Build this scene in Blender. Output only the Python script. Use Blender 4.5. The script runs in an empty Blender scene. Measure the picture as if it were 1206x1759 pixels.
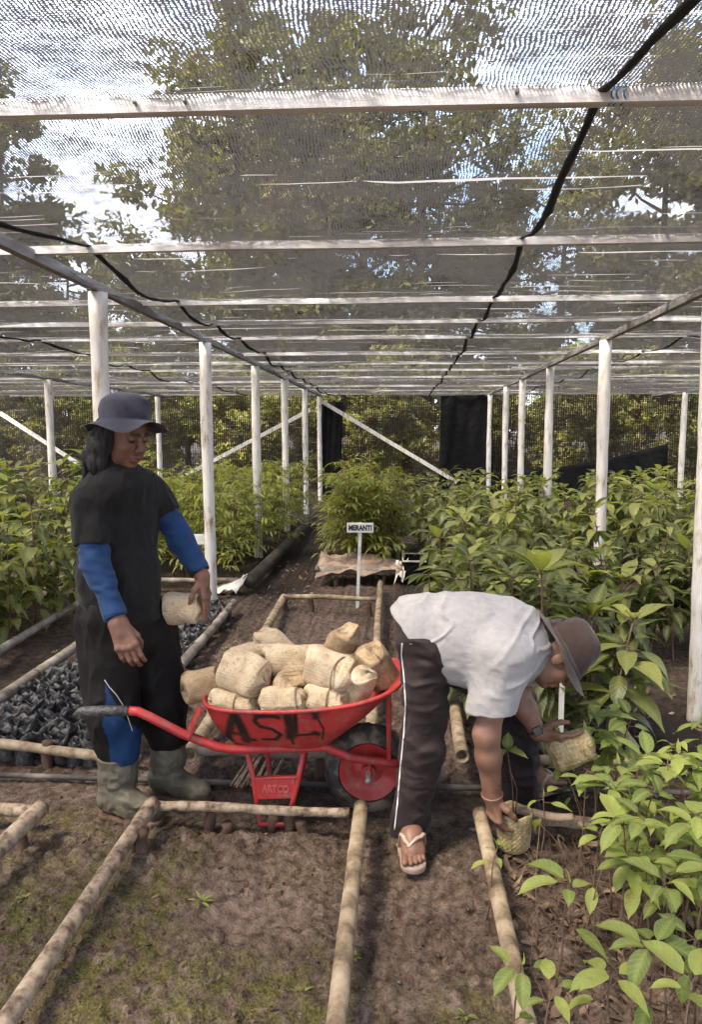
import bpy, math, random
import numpy as np
import openvdb
from mathutils import Vector, Matrix
from mathutils.bvhtree import BVHTree

scene = bpy.context.scene
C = scene.collection
rad = math.radians
rng = np.random.default_rng(7)
random.seed(7)

# ------------------------------------------------------------------ camera, sky, sun, exposure
PITCH, YAW, EYE = rad(6.2), rad(3.5), np.array([0.0, 0.0, 1.55])
cam_data = bpy.data.cameras.new('camera')
cam_data.sensor_fit = 'VERTICAL'
cam_data.sensor_height = 36.0
cam_data.lens = 36.0 * 1270.0 / 1759.0
cam_data.clip_start, cam_data.clip_end = 0.05, 3000.0
cam = bpy.data.objects.new('camera', cam_data)
C.objects.link(cam)
cam.location = EYE
cam.rotation_euler = (rad(90) - PITCH, 0, YAW)
scene.camera = cam

SUN_EL, SUN_AZ = rad(58), rad(-125)         # azimuth of the place the light comes from, from +Y towards +X
sun_dir = Vector((math.sin(SUN_AZ) * math.cos(SUN_EL), math.cos(SUN_AZ) * math.cos(SUN_EL), math.sin(SUN_EL)))
world = bpy.data.worlds.new('World')
scene.world = world
world.use_nodes = True
wn = world.node_tree.nodes
sky = wn.new('ShaderNodeTexSky')
sky.sky_type = 'NISHITA'
sky.sun_disc = False
sky.sun_elevation = SUN_EL
sky.sun_rotation = SUN_AZ
sky.air_density, sky.dust_density, sky.ozone_density = 1.0, 2.5, 1.0
tcw = wn.new('ShaderNodeTexCoord')
cl = wn.new('ShaderNodeTexNoise')
cl.inputs['Scale'].default_value, cl.inputs['Detail'].default_value = 2.6, 7
world.node_tree.links.new(tcw.outputs['Generated'], cl.inputs['Vector'])
cr = wn.new('ShaderNodeValToRGB')                                   # broken white cloud over the blue
cr.color_ramp.elements[0].position, cr.color_ramp.elements[1].position = 0.40, 0.60
world.node_tree.links.new(cl.outputs[0], cr.inputs[0])
cm = wn.new('ShaderNodeMix')
cm.data_type = 'RGBA'
world.node_tree.links.new(cr.outputs[0], cm.inputs[0])
world.node_tree.links.new(sky.outputs[0], cm.inputs[6])
cm.inputs[7].default_value = (4.6, 4.9, 5.7, 1)
world.node_tree.links.new(cm.outputs[2], wn['Background'].inputs[0])
wn['Background'].inputs[1].default_value = 0.15
ld = bpy.data.lights.new('sun', 'SUN')
ld.energy, ld.angle, ld.color = 3.9, rad(18), (1.0, 0.89, 0.73)
lo = bpy.data.objects.new('sun', ld)
C.objects.link(lo)
lo.rotation_euler = sun_dir.to_track_quat('Z', 'Y').to_euler()
scene.view_settings.view_transform = 'Standard'
scene.view_settings.look = 'None'
scene.view_settings.exposure = 2.05
scene.view_settings.gamma = 1.0
scene.cycles.max_bounces = 7
scene.cycles.diffuse_bounces = 3
scene.cycles.glossy_bounces = 2
scene.cycles.transmission_bounces = 3
scene.cycles.transparent_max_bounces = 14
scene.cycles.use_denoising = True
scene.cycles.use_adaptive_sampling = True
scene.cycles.adaptive_threshold = 0.02

# ------------------------------------------------------------------ survey: image bearing -> point in the place
_f = np.array([-math.sin(YAW) * math.cos(PITCH), math.cos(YAW) * math.cos(PITCH), -math.sin(PITCH)])
_r = np.array([math.cos(YAW), math.sin(YAW), 0.0])
_u = np.cross(_r, _f)

def bearing(x, y):
    return _f + _r * (x - 603.0) / 1270.0 + _u * (879.5 - y) / 1270.0

def P(x, y, Y):                              # point on the bearing at the distance Y along the beds
    d = bearing(x, y)
    return EYE + d * (Y / d[1])

def G(x, y, z=0.0):                          # point on the bearing at the height z
    d = bearing(x, y)
    return EYE + d * ((z - EYE[2]) / d[2])

# ------------------------------------------------------------------ numeric helpers
def _hash(ix, iy, iz, s):
    h = (ix.astype(np.int64) * 374761393 + iy.astype(np.int64) * 668265263 + iz.astype(np.int64) * 2147483647 + int(s) * 974634777) & 0xffffffff
    h = ((h ^ (h >> 13)) * 1274126177) & 0xffffffff
    h = h ^ (h >> 16)
    return (h & 0xffff) / 65535.0

def vnoise(p, s=0):                          # value noise in -1..1
    p = np.asarray(p, float)
    i = np.floor(p)
    f = p - i
    f = f * f * (3 - 2 * f)
    x, y, z = i[..., 0], i[..., 1], i[..., 2]
    fx, fy, fz = f[..., 0], f[..., 1], f[..., 2]
    def L(a, b, t): return a + (b - a) * t
    c = [[[_hash(x + a, y + b, z + d, s) for d in (0, 1)] for b in (0, 1)] for a in (0, 1)]
    r = L(L(L(c[0][0][0], c[1][0][0], fx), L(c[0][1][0], c[1][1][0], fx), fy),
          L(L(c[0][0][1], c[1][0][1], fx), L(c[0][1][1], c[1][1][1], fx), fy), fz)
    return r * 2 - 1

def fbm(p, o=4, s=0):
    p = np.asarray(p, float)
    a, t = 1.0, 0.0
    for k in range(o):
        t = t + a * vnoise(p, s + k * 17)
        p = p * 2.03
        a *= 0.5
    return t

def nrm(v):
    v = np.asarray(v, float)
    return v / (np.linalg.norm(v) + 1e-12)

def merge(parts):
    V, F, n = [], [], 0
    for v, f in parts:
        v = np.asarray(v, float).reshape(-1, 3)
        V.append(v)
        F += [tuple(i + n for i in q) for q in f]
        n += len(v)
    return (np.concatenate(V) if V else np.zeros((0, 3))), F

def tube(pts, radii, n=10, cap=True, flat=1.0):
    pts = np.asarray(pts, float)
    m = len(pts)
    radii = np.broadcast_to(np.asarray(radii, float), (m,))
    t = np.gradient(pts, axis=0)
    t /= np.linalg.norm(t, axis=1)[:, None] + 1e-12
    a = np.array([0, 0, 1.0]) if abs(t[0][2]) < 0.9 else np.array([1.0, 0, 0])
    u = nrm(np.cross(t[0], a))
    V = []
    for i in range(m):
        u = nrm(u - t[i] * (u @ t[i]))
        w = np.cross(t[i], u)
        for k in range(n):
            an = 2 * math.pi * k / n
            V.append(pts[i] + radii[i] * (math.cos(an) * u + flat * math.sin(an) * w))
    F = []
    for i in range(m - 1):
        for k in range(n):
            F.append((i * n + k, i * n + (k + 1) % n, (i + 1) * n + (k + 1) % n, (i + 1) * n + k))
    if cap:
        F.append(tuple(range(n - 1, -1, -1)))
        F.append(tuple((m - 1) * n + k for k in range(n)))
    return np.array(V), F

def box(c, s, R=None, bev=0.0):
    c = np.asarray(c, float)
    h = np.asarray(s, float) / 2
    V = np.array([(x, y, z) for x in (-1, 1) for y in (-1, 1) for z in (-1, 1)], float) * h
    if R is not None:
        V = V @ np.asarray(R).T
    F = [(0, 1, 3, 2), (4, 6, 7, 5), (0, 4, 5, 1), (2, 3, 7, 6), (0, 2, 6, 4), (1, 5, 7, 3)]
    return V + c, F

def beam(a, b, w, h, segs=1, wob=0.0):        # a sawn batten from a to b
    a, b = np.asarray(a, float), np.asarray(b, float)
    d = nrm(b - a)
    s = nrm(np.cross(d, (0, 0, 1.0)))
    u = np.cross(s, d)
    V = []
    for i in range(segs + 1):
        p = a + (b - a) * i / segs + u * wob * rng.normal() + s * wob * rng.normal()
        for (x, y) in ((-1, -1), (1, -1), (1, 1), (-1, 1)):
            V.append(p + s * x * w / 2 + u * y * h / 2)
    F = []
    for i in range(segs):
        for k in range(4):
            F.append((i * 4 + k, i * 4 + (k + 1) % 4, i * 4 + 4 + (k + 1) % 4, i * 4 + 4 + k))
    F += [(3, 2, 1, 0), tuple(segs * 4 + k for k in range(4))]
    return np.array(V), F

def rotz(a):
    return np.array([[math.cos(a), -math.sin(a), 0], [math.sin(a), math.cos(a), 0], [0, 0, 1]])

def axes(fwd, up=(0, 0, 1)):                  # columns forward, left, up
    f = nrm(fwd)
    l = nrm(np.cross(up, f))
    return np.stack([f, l, np.cross(f, l)], 1)

# ------------------------------------------------------------------ objects
ORG = {}

def set_tag(o, label=None, cat=None, group=None, kind=None):
    if label: o['label'] = label
    if cat: o['category'] = cat
    if group: o['group'] = group
    if kind: o['kind'] = kind
    return o

def mesh_of(name, V, F, m, smooth=True, attr=None):
    me = bpy.data.meshes.new(name)
    me.from_pydata(np.asarray(V, float).tolist(), [], [tuple(int(i) for i in q) for q in F])
    if m is not None:
        me.materials.append(m)
    if smooth:
        me.polygons.foreach_set('use_smooth', [True] * len(me.polygons))
    if attr is not None:
        for an, val in attr.items():
            at = me.attributes.new(an, 'FLOAT', 'POINT')
            at.data.foreach_set('value', np.asarray(val, np.float32))
    me.update()
    return me

def thing(name, label, cat, loc=(0, 0, 0), rz=0.0, group=None):
    o = bpy.data.objects.new(name, None)
    o.empty_display_size = 0.1
    C.objects.link(o)
    o.location = Vector([float(a) for a in loc])
    o.rotation_euler = (0, 0, rz)
    ORG[o.name] = np.asarray(loc, float)
    return set_tag(o, label, cat, group)

def obj(name, VF, m, parent=None, smooth=True, attr=None, local=False, bevel=0.0, sharp=None, loc=None):
    V, F = VF
    V = np.asarray(V, float)
    if local:
        org = np.zeros(3) if loc is None else np.asarray(loc, float)
    elif parent is not None:
        org = ORG[parent.name]
        V = V - org
    else:
        org = np.array([(V[:, 0].min() + V[:, 0].max()) / 2, (V[:, 1].min() + V[:, 1].max()) / 2, V[:, 2].min()])
        V = V - org
    o = bpy.data.objects.new(name, mesh_of(name, V, F, m, smooth, attr))
    C.objects.link(o)
    if parent is not None:
        o.parent = parent
    else:
        o.location = Vector(org.tolist())
    ORG[o.name] = org
    if bevel:
        b = o.modifiers.new('bevel', 'BEVEL')
        b.width, b.segments, b.limit_method = bevel, 2, 'ANGLE'
    if sharp:
        o.data.set_sharp_from_angle(angle=rad(sharp))
    return o

def dup(root, loc, rz=0.0, sc=1.0, label=None, tilt=(0, 0)):
    r = root.copy()
    C.objects.link(r)
    r.location = Vector([float(a) for a in loc])
    r.rotation_euler = (tilt[0], tilt[1], rz)
    r.scale = (sc, sc, sc)
    if label:
        r['label'] = label
    for ch in list(root.children):
        c = ch.copy()
        C.objects.link(c)
        c.parent = r
        for g in ch.children:
            d = g.copy()
            C.objects.link(d)
            d.parent = c
    return r

# ------------------------------------------------------------------ materials
def new_mat(name):
    m = bpy.data.materials.new(name)
    m.use_nodes = True
    nt = m.node_tree
    return m, nt, nt.nodes, nt.links, nt.nodes['Principled BSDF']

def ramp(nt, fac, stops):
    r = nt.nodes.new('ShaderNodeValToRGB')
    e = r.color_ramp.elements
    while len(e) < len(stops):
        e.new(0.5)
    for i, (p, c) in enumerate(stops):
        e[i].position = p
        e[i].color = (*c, 1) if len(c) == 3 else c
    nt.links.new(fac, r.inputs[0])
    return r.outputs[0]

def texnoise(nt, scale, detail=4, rough=0.6, stretch=None, coord='Object', dist=0.0):
    tc = nt.nodes.new('ShaderNodeTexCoord')
    out = tc.outputs[coord]
    if stretch:
        mp = nt.nodes.new('ShaderNodeMapping')
        mp.inputs['Scale'].default_value = stretch
        nt.links.new(out, mp.inputs[0])
        out = mp.outputs[0]
    n = nt.nodes.new('ShaderNodeTexNoise')
    n.inputs['Scale'].default_value = scale
    n.inputs['Detail'].default_value = detail
    n.inputs['Roughness'].default_value = rough
    n.inputs['Distortion'].default_value = dist
    nt.links.new(out, n.inputs['Vector'])
    return n.outputs[0]

def mixc(nt, fac, a, b, mode='MIX'):
    m = nt.nodes.new('ShaderNodeMix')
    m.data_type = 'RGBA'
    m.blend_type = mode
    for s, v in ((m.inputs[0], fac), (m.inputs[6], a), (m.inputs[7], b)):
        if hasattr(v, 'node'):
            nt.links.new(v, s)
        elif isinstance(v, (int, float)):
            s.default_value = v
        else:
            s.default_value = (*v, 1)
    return m.outputs[2]

def mth(nt, op, a, b=None, c=None):
    m = nt.nodes.new('ShaderNodeMath')
    m.operation = op
    for s, v in zip(m.inputs, (a, b, c)):
        if v is None: continue
        if hasattr(v, 'node'): nt.links.new(v, s)
        else: s.default_value = v
    return m.outputs[0]

def bump(nt, bsdf, h, strength=0.3, dist=0.01):
    b = nt.nodes.new('ShaderNodeBump')
    b.inputs['Strength'].default_value = strength
    b.inputs['Distance'].default_value = dist
    nt.links.new(h, b.inputs['Height'])
    nt.links.new(b.outputs[0], bsdf.inputs['Normal'])

def attr_node(nt, name):
    a = nt.nodes.new('ShaderNodeAttribute')
    a.attribute_name = name
    return a.outputs['Fac']

def simple(name, stops, scale=8, rough=0.7, bmp=0.2, bscale=None, stretch=None, spec=0.4, dist=0.004, detail=5, rvar=None):
    m, nt, nd, lk, b = new_mat(name)
    n = texnoise(nt, scale, detail, 0.62, stretch)
    lk.new(ramp(nt, n, stops), b.inputs['Base Color'])
    b.inputs['Roughness'].default_value = rough
    b.inputs['Specular IOR Level'].default_value = spec
    if rvar:
        lk.new(ramp(nt, n, [(0.35, (rvar[0],) * 3), (0.65, (rvar[1],) * 3)]), b.inputs['Roughness'])
    if bmp:
        bump(nt, b, texnoise(nt, bscale or scale * 4, 4, 0.6, stretch), bmp, dist)
    return m

M = {}
M['white_paint'] = simple('white_paint', [(0.29, (0.25, 0.17, 0.10)), (0.37, (0.46, 0.39, 0.31)), (0.45, (0.64, 0.60, 0.54)), (0.7, (0.77, 0.74, 0.69))], 7, 0.6, 0.35, 40, (3, 3, 0.7))
M['white_batten'] = simple('white_batten', [(0.28, (0.30, 0.26, 0.21)), (0.40, (0.46, 0.43, 0.40)), (0.52, (0.60, 0.58, 0.56)), (0.7, (0.70, 0.69, 0.68))], 5, 0.6, 0.3, 30, (0.5, 4, 4))
M['beam_wood'] = simple('beam_wood', [(0.25, (0.10, 0.085, 0.075)), (0.5, (0.20, 0.18, 0.165)), (0.75, (0.36, 0.34, 0.32))], 6, 0.75, 0.3, 30, (4, 0.5, 4))
M['rope'] = simple('rope', [(0.3, (0.006, 0.006, 0.007)), (0.7, (0.022, 0.022, 0.024))], 40, 0.8, 0.5, 120)
M['bamboo_pale'] = simple('bamboo_pale', [(0.33, (0.07, 0.046, 0.032)), (0.43, (0.17, 0.120, 0.082)), (0.51, (0.28, 0.210, 0.145)), (0.64, (0.39, 0.31, 0.225))], 12, 0.75, 0.45, 60, (2.2, 2.2, 2.2))
M['bamboo_yellow'] = simple('bamboo_yellow', [(0.32, (0.08, 0.054, 0.034)), (0.43, (0.19, 0.135, 0.082)), (0.53, (0.30, 0.225, 0.145)), (0.67, (0.40, 0.32, 0.22))], 13, 0.75, 0.4, 50)
M['bamboo_grey'] = simple('bamboo_grey', [(0.32, (0.06, 0.045, 0.034)), (0.44, (0.15, 0.12, 0.094)), (0.56, (0.25, 0.21, 0.17)), (0.7, (0.36, 0.32, 0.275))], 7, 0.7, 0.35, 60)
M['stake'] = simple('stake', [(0.25, (0.035, 0.02, 0.013)), (0.55, (0.11, 0.065, 0.042)), (0.8, (0.21, 0.14, 0.10))], 14, 0.9, 0.7, 60, (1, 1, 0.3))
M['pipe'] = simple('pipe', [(0.38, (0.03, 0.027, 0.025)), (0.52, (0.07, 0.062, 0.056)), (0.66, (0.22, 0.185, 0.155))], 3, 0.7, 0.15, 60)
M['dark_log'] = simple('dark_log', [(0.3, (0.02, 0.016, 0.013)), (0.6, (0.07, 0.055, 0.045)), (0.85, (0.16, 0.13, 0.11))], 9, 0.85, 0.6, 50)
M['tarp'] = simple('tarp', [(0.3, (0.004, 0.004, 0.004)), (0.7, (0.012, 0.012, 0.013))], 6, 0.9, 0.5, 9, None, 0.15, 0.05)
M['black_plastic'] = simple('black_plastic', [(0.3, (0.016, 0.016, 0.017)), (0.5, (0.042, 0.041, 0.041)), (0.68, (0.13, 0.12, 0.115))], 34, 0.36, 0.8, 60, None, 0.6, 0.012)
M['dark_soil'] = simple('dark_soil', [(0.3, (0.012, 0.009, 0.007)), (0.7, (0.06, 0.04, 0.028))], 40, 0.95, 0.9, 90, None, 0.1, 0.02)
M['burlap'] = simple('burlap', [(0.25, (0.17, 0.115, 0.08)), (0.6, (0.36, 0.265, 0.195)), (0.85, (0.5, 0.4, 0.31))], 14, 0.95, 0.6, 160)
M['white_plastic'] = simple('white_plastic', [(0.25, (0.30, 0.27, 0.22)), (0.5, (0.60, 0.57, 0.52)), (0.8, (0.75, 0.73, 0.70))], 8, 0.5, 0.3, 30)
M['sign_white'] = simple('sign_white', [(0.25, (0.5, 0.48, 0.44)), (0.5, (0.74, 0.72, 0.68)), (0.8, (0.8, 0.79, 0.76))], 14, 0.5, 0.1)
M['black_paint'] = simple('black_paint', [(0.3, (0.008, 0.008, 0.008)), (0.7, (0.025, 0.022, 0.02))], 20, 0.6, 0.1)
M['iron'] = simple('iron', [(0.3, (0.10, 0.085, 0.075)), (0.7, (0.35, 0.32, 0.3))], 30, 0.5, 0.3)
M['dry_leaf'] = simple('dry_leaf', [(0.35, (0.05, 0.03, 0.02)), (0.5, (0.14, 0.09, 0.06)), (0.65, (0.29, 0.21, 0.145))], 9, 0.85, 0.3)
M['bark'] = simple('bark', [(0.3, (0.035, 0.027, 0.02)), (0.6, (0.10, 0.08, 0.06)), (0.85, (0.2, 0.17, 0.14))], 5, 0.95, 0.9, 14, (4, 4, 0.7), 0.2, 0.05)
M['stem'] = simple('stem', [(0.3, (0.07, 0.04, 0.025)), (0.6, (0.16, 0.10, 0.065)), (0.85, (0.24, 0.18, 0.12))], 30, 0.8, 0.2)
M['stem_red'] = simple('stem_red', [(0.3, (0.07, 0.025, 0.014)), (0.6, (0.16, 0.06, 0.035)), (0.85, (0.22, 0.12, 0.07))], 30, 0.8, 0.2)

def leaf_mat(name, dark, light, young, trans=0.35, gloss=0.42):
    m, nt, nd, lk, b = new_mat(name)
    v = attr_node(nt, 'tone')
    oi = nd.new('ShaderNodeObjectInfo')
    t = mth(nt, 'ADD', v, mth(nt, 'MULTIPLY', mth(nt, 'SUBTRACT', oi.outputs['Random'], 0.5), 0.55))
    col = ramp(nt, t, [(0.0, dark), (0.6, light), (0.95, young)])
    n = texnoise(nt, 60, 3)
    col = mixc(nt, 0.35, col, ramp(nt, n, [(0.3, (0.55, 0.55, 0.5)), (0.7, (1.15, 1.15, 1.1))]), 'MULTIPLY')
    brown = ramp(nt, texnoise(nt, 23, 3, 0.6), [(0.62, (0, 0, 0)), (0.70, (0.75, 0.75, 0.75))])
    col = mixc(nt, brown, col, (0.20, 0.135, 0.06))
    mid = attr_node(nt, 'rib')
    col = mixc(nt, mth(nt, 'MULTIPLY', mid, 0.45), col, young)
    vein = mth(nt, 'PINGPONG', mth(nt, 'SUBTRACT', mth(nt, 'MULTIPLY', attr_node(nt, 'vt'), 8.0), mth(nt, 'MULTIPLY', attr_node(nt, 'vk'), 1.7)), 0.5)
    col = mixc(nt, ramp(nt, vein, [(0.0, (0.35,) * 3), (0.16, (0.0,) * 3)]), col, young)
    bump(nt, b, vein, 0.35, 0.004)
    lk.new(col, b.inputs['Base Color'])
    b.inputs['Roughness'].default_value = gloss
    b.inputs['Specular IOR Level'].default_value = 0.45
    tr = nd.new('ShaderNodeBsdfTranslucent')
    lk.new(mixc(nt, 1.0, col, (1.5, 1.6, 0.7), 'MULTIPLY'), tr.inputs[0])
    mx = nd.new('ShaderNodeMixShader')
    mx.inputs[0].default_value = trans
    lk.new(b.outputs[0], mx.inputs[1])
    lk.new(tr.outputs[0], mx.inputs[2])
    lk.new(mx.outputs[0], nd['Material Output'].inputs[0])
    return m

M['leaf_bright'] = leaf_mat('leaf_bright', (0.07, 0.09, 0.032), (0.20, 0.255, 0.07), (0.37, 0.41, 0.11), 0.42, 0.55)
M['leaf_broad'] = leaf_mat('leaf_broad', (0.026, 0.036, 0.013), (0.105, 0.128, 0.042), (0.29, 0.30, 0.09), 0.36, 0.42)
M['leaf_fine'] = leaf_mat('leaf_fine', (0.055, 0.07, 0.018), (0.19, 0.215, 0.055), (0.34, 0.35, 0.09), 0.45, 0.5)
M['leaf_tree'] = leaf_mat('leaf_tree', (0.026, 0.030, 0.010), (0.085, 0.090, 0.028), (0.19, 0.175, 0.06), 0.35, 0.6)
M['leaf_forest'] = leaf_mat('leaf_forest', (0.032, 0.038, 0.013), (0.105, 0.112, 0.035), (0.34, 0.32, 0.11), 0.42, 0.6)

def net_mat(name, px, py, cover, streak, tint, transl, lump=0.25, spec_scale=1.0, axis2='Y'):
    """knitted shade cloth: dark plastic threads along two directions, open between them"""
    m, nt, nd, lk, b = new_mat(name)
    tc = nd.new('ShaderNodeTexCoord')
    sp = nd.new('ShaderNodeSeparateXYZ')
    lk.new(tc.outputs['Object'], sp.inputs[0])
    X, Y = sp.outputs['X'], sp.outputs[axis2]
    wob = texnoise(nt, 3.0, 3, 0.5)
    xs = mth(nt, 'ADD', X, mth(nt, 'MULTIPLY', wob, 0.07))
    ys = mth(nt, 'ADD', Y, mth(nt, 'MULTIPLY', wob, 0.08))
    def wave(c, p):
        return mth(nt, 'PINGPONG', mth(nt, 'DIVIDE', c, p), 0.5)     # 0..0.5
    wx, wy = wave(xs, px), wave(ys, py)
    big = texnoise(nt, 1.3, 3, 0.6)
    mid = texnoise(nt, 14, 3, 0.6, (1, 1, 1))
    fine = texnoise(nt, 170, 2, 0.5)
    dens = mth(nt, 'ADD', mth(nt, 'MULTIPLY', mth(nt, 'SUBTRACT', big, 0.5), lump), mth(nt, 'MULTIPLY', mth(nt, 'SUBTRACT', mid, 0.5), lump * 0.8))
    dens = mth(nt, 'ADD', dens, mth(nt, 'MULTIPLY', mth(nt, 'SUBTRACT', fine, 0.5), 0.8))
    tx = mth(nt, 'ADD', dens, 0.5 * cover)
    ty = mth(nt, 'ADD', dens, 0.5 * cover * 0.85)
    mx_ = mth(nt, 'MAXIMUM', mth(nt, 'LESS_THAN', wx, tx), mth(nt, 'LESS_THAN', wy, ty))
    # pulled stitches: bunched pale yarn runs, their lit brightness put into the colour
    st = texnoise(nt, 1.0, 2, 0.5, (0.6, 38.0, 38.0))
    run = mth(nt, 'GREATER_THAN', st, streak)
    a = mth(nt, 'MAXIMUM', mx_, run)
    tcol = mixc(nt, run, tint, tuple(min(0.75, c * 7) for c in tint))
    lk.new(tcol, b.inputs['Base Color'])
    b.inputs['Roughness'].default_value = 0.6
    b.inputs['Specular IOR Level'].default_value = 0.3
    tl = nd.new('ShaderNodeBsdfTranslucent')
    lk.new(tcol, tl.inputs[0])
    m1 = nd.new('ShaderNodeMixShader')
    m1.inputs[0].default_value = transl
    lk.new(b.outputs[0], m1.inputs[1])
    lk.new(tl.outputs[0], m1.inputs[2])
    tp = nd.new('ShaderNodeBsdfTransparent')
    m2 = nd.new('ShaderNodeMixShader')
    lk.new(a, m2.inputs[0])
    lk.new(tp.outputs[0], m2.inputs[1])
    lk.new(m1.outputs[0], m2.inputs[2])
    lk.new(m2.outputs[0], nd['Material Output'].inputs[0])
    return m

M['roof_net'] = net_mat('roof_net', 0.0095, 0.0075, 0.53, 0.685, (0.046, 0.043, 0.042), 0.45, 0.62)
M['wall_net'] = net_mat('wall_net', 0.05, 0.035, 0.46, 0.68, (0.036, 0.028, 0.023), 0.45, 0.7, axis2='Z')

# ------------------------------------------------------------------ ground
def ground_h(x, y):
    p = np.stack([x, y, 0 * x], -1)
    h = 0.030 * fbm(p * 1.6, 3, 1) + 0.014 * fbm(p * 7, 3, 5) + 0.019 * np.abs(fbm(p * 17, 3, 9)) + 0.008 * fbm(p * 43, 2, 21) - 0.007 * np.abs(vnoise(p * 85, 61)) * (vnoise(p * 6, 62) > -0.3)
    path = np.exp(-((y - 2.95) / 0.25) ** 2)                      # trodden cross path: flatter
    h = h * (1 - 0.65 * path) - 0.01 * path
    bed = ((x > -0.93) & (x < -0.14) & (y < 2.68)) | ((x > -0.92) & (x < -0.14) & (y > 3.1) & (y < 6.2))
    h = h + np.where(bed, 0.018, 0.0)
    h = h - 0.16 * np.exp(-(((x - 1.75) / 0.55) ** 2 + ((y - 4.3) / 0.7) ** 2))
    near = np.clip((12 - np.hypot(x, y - 4)) / 6, 0.0, 1)
    return h * near - 0.005

def axis_lines(fine0, fine1, step, far0, far1):
    a = list(np.arange(fine0, fine1 + 1e-6, step))
    lo, s = fine0, step
    L = []
    while lo > far0:
        s *= 1.12
        lo -= s
        L.append(max(lo, far0))
    hi, s = fine1, step
    R = []
    while hi < far1:
        s *= 1.12
        hi += s
        R.append(min(hi, far1))
    return np.array(L[::-1] + a + R)

gx = axis_lines(-2.0, 1.3, 0.008, -600, 600)
gy = axis_lines(1.4, 4.6, 0.009, -300, 1200)
GX, GY = np.meshgrid(gx, gy, indexing='ij')
GZ = ground_h(GX, GY)
gV = np.stack([GX.ravel(), GY.ravel(), GZ.ravel()], 1)
ni, nj = GX.shape
ii, jj = np.meshgrid(np.arange(ni - 1), np.arange(nj - 1), indexing='ij')
k0 = (ii * nj + jj).ravel()
gF = np.stack([k0, k0 + nj, k0 + nj + 1, k0 + 1], 1)

m, nt, nd, lk, b = new_mat('ground')
n1 = texnoise(nt, 1.7, 5, 0.6)
n2 = texnoise(nt, 22, 5, 0.65)
n3 = texnoise(nt, 110, 3, 0.7)
soil = ramp(nt, n2, [(0.28, (0.026, 0.018, 0.014)), (0.42, (0.082, 0.057, 0.044)), (0.56, (0.148, 0.109, 0.088)), (0.72, (0.24, 0.19, 0.16))])
soil = mixc(nt, 0.75, soil, ramp(nt, n1, [(0.3, (0.5, 0.45, 0.43)), (0.5, (0.95, 0.92, 0.9)), (0.7, (1.3, 1.27, 1.2))]), 'MULTIPLY')
soil = mixc(nt, 0.6, soil, ramp(nt, n3, [(0.36, (0.25, 0.22, 0.2)), (0.47, (0.95, 0.93, 0.92)), (0.62, (1.3, 1.27, 1.24))]), 'MULTIPLY')
paler = attr_node(nt, 'dry')
soil = mixc(nt, mth(nt, 'MULTIPLY', paler, ramp(nt, n2, [(0.35, (0.15,) * 3), (0.62, (1,) * 3)])), soil, (0.24, 0.172, 0.135))
moss = attr_node(nt, 'moss')
mossc = ramp(nt, n3, [(0.3, (0.026, 0.027, 0.008)), (0.50, (0.095, 0.090, 0.020)), (0.66, (0.19, 0.18, 0.042))])
soil = mixc(nt, mth(nt, 'MULTIPLY', moss, ramp(nt, texnoise(nt, 13, 5, 0.7), [(0.41, (0,) * 3), (0.55, (0.78,) * 3)])), soil, mossc)
dark_fac = attr_node(nt, 'damp')
soil = mixc(nt, dark_fac, soil, (0.018, 0.014, 0.012))
lk.new(soil, b.inputs['Base Color'])
b.inputs['Roughness'].default_value = 0.9
b.inputs['Specular IOR Level'].default_value = 0.2
hb = mth(nt, 'ADD', n2, mth(nt, 'MULTIPLY', n3, 0.5))
bump(nt, b, hb, 1.0, 0.02)
M['ground'] = m

def blob(cx, cy, sx, sy):
    return np.exp(-(((gV[:, 0] - cx) / sx) ** 2 + ((gV[:, 1] - cy) / sy) ** 2))

palerA = np.clip(blob(-0.52, 2.25, 0.26, 0.22) * 1.0 + blob(-0.6, 5.3, 0.35, 0.9) * 0.7 + blob(0.1, 2.1, 0.2, 0.4) * 0.3, 0, 1)  # zones where the soil colour is paler
mossA = np.clip(blob(-0.30, 1.72, 0.26, 0.26) * 1.2 + blob(-0.62, 1.75, 0.25, 0.2) * 0.9 + blob(-1.15, 2.1, 0.25, 0.40) * 1.0 + blob(-0.8, 1.9, 0.12, 0.5) * 0.8 + blob(-0.25, 2.45, 0.25, 0.15) * 0.35 + blob(0.22, 1.75, 0.12, 0.2) * 0.9
                + blob(-1.3, 2.75, 0.5, 0.12) * 0.7 + blob(-0.75, 2.2, 0.1, 0.4) * 0.5 + blob(0.0, 2.75, 0.3, 0.1) * 0.3, 0, 1)
darkerA = np.clip(blob(1.75, 4.0, 0.6, 0.75) * 1.1 + blob(-2.45, 4.2, 0.25, 1.4) * 0.75 + blob(-1.1, 7.5, 0.35, 1.6) * 0.8 + blob(0.2, 7.6, 0.3, 1.5) * 0.85
                + blob(0.4, 3.05, 0.7, 0.13) * 0.45 + 0.75 * (gV[:, 1] > 8.0) + blob(-0.4, 2.95, 0.7, 0.14) * 0.4 + blob(1.2, 3.6, 0.5, 0.5) * 0.7, 0, 0.92)  # zones where the soil colour is darker, and all the far ground
g = obj('ground', (gV, gF), M['ground'], smooth=True, attr={'dry': palerA, 'moss': mossA, 'damp': darkerA})
g['kind'] = 'structure'

def gz(x, y):
    return float(ground_h(np.array([x]), np.array([y]))[0])

# ------------------------------------------------------------------ the shade house
house = thing('shade_house', 'long shade house of white posts and battens under sagging grey netting', 'shade house', (0, 0, 0))
BARS = [-1.6, 0.35, 2.0, 3.45, 4.92, 5.84, 6.8, 8.16, 9.3, 10.3, 11.67, 12.6, 13.8, 15.3, 16.9]
NET_Z = 2.425

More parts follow.
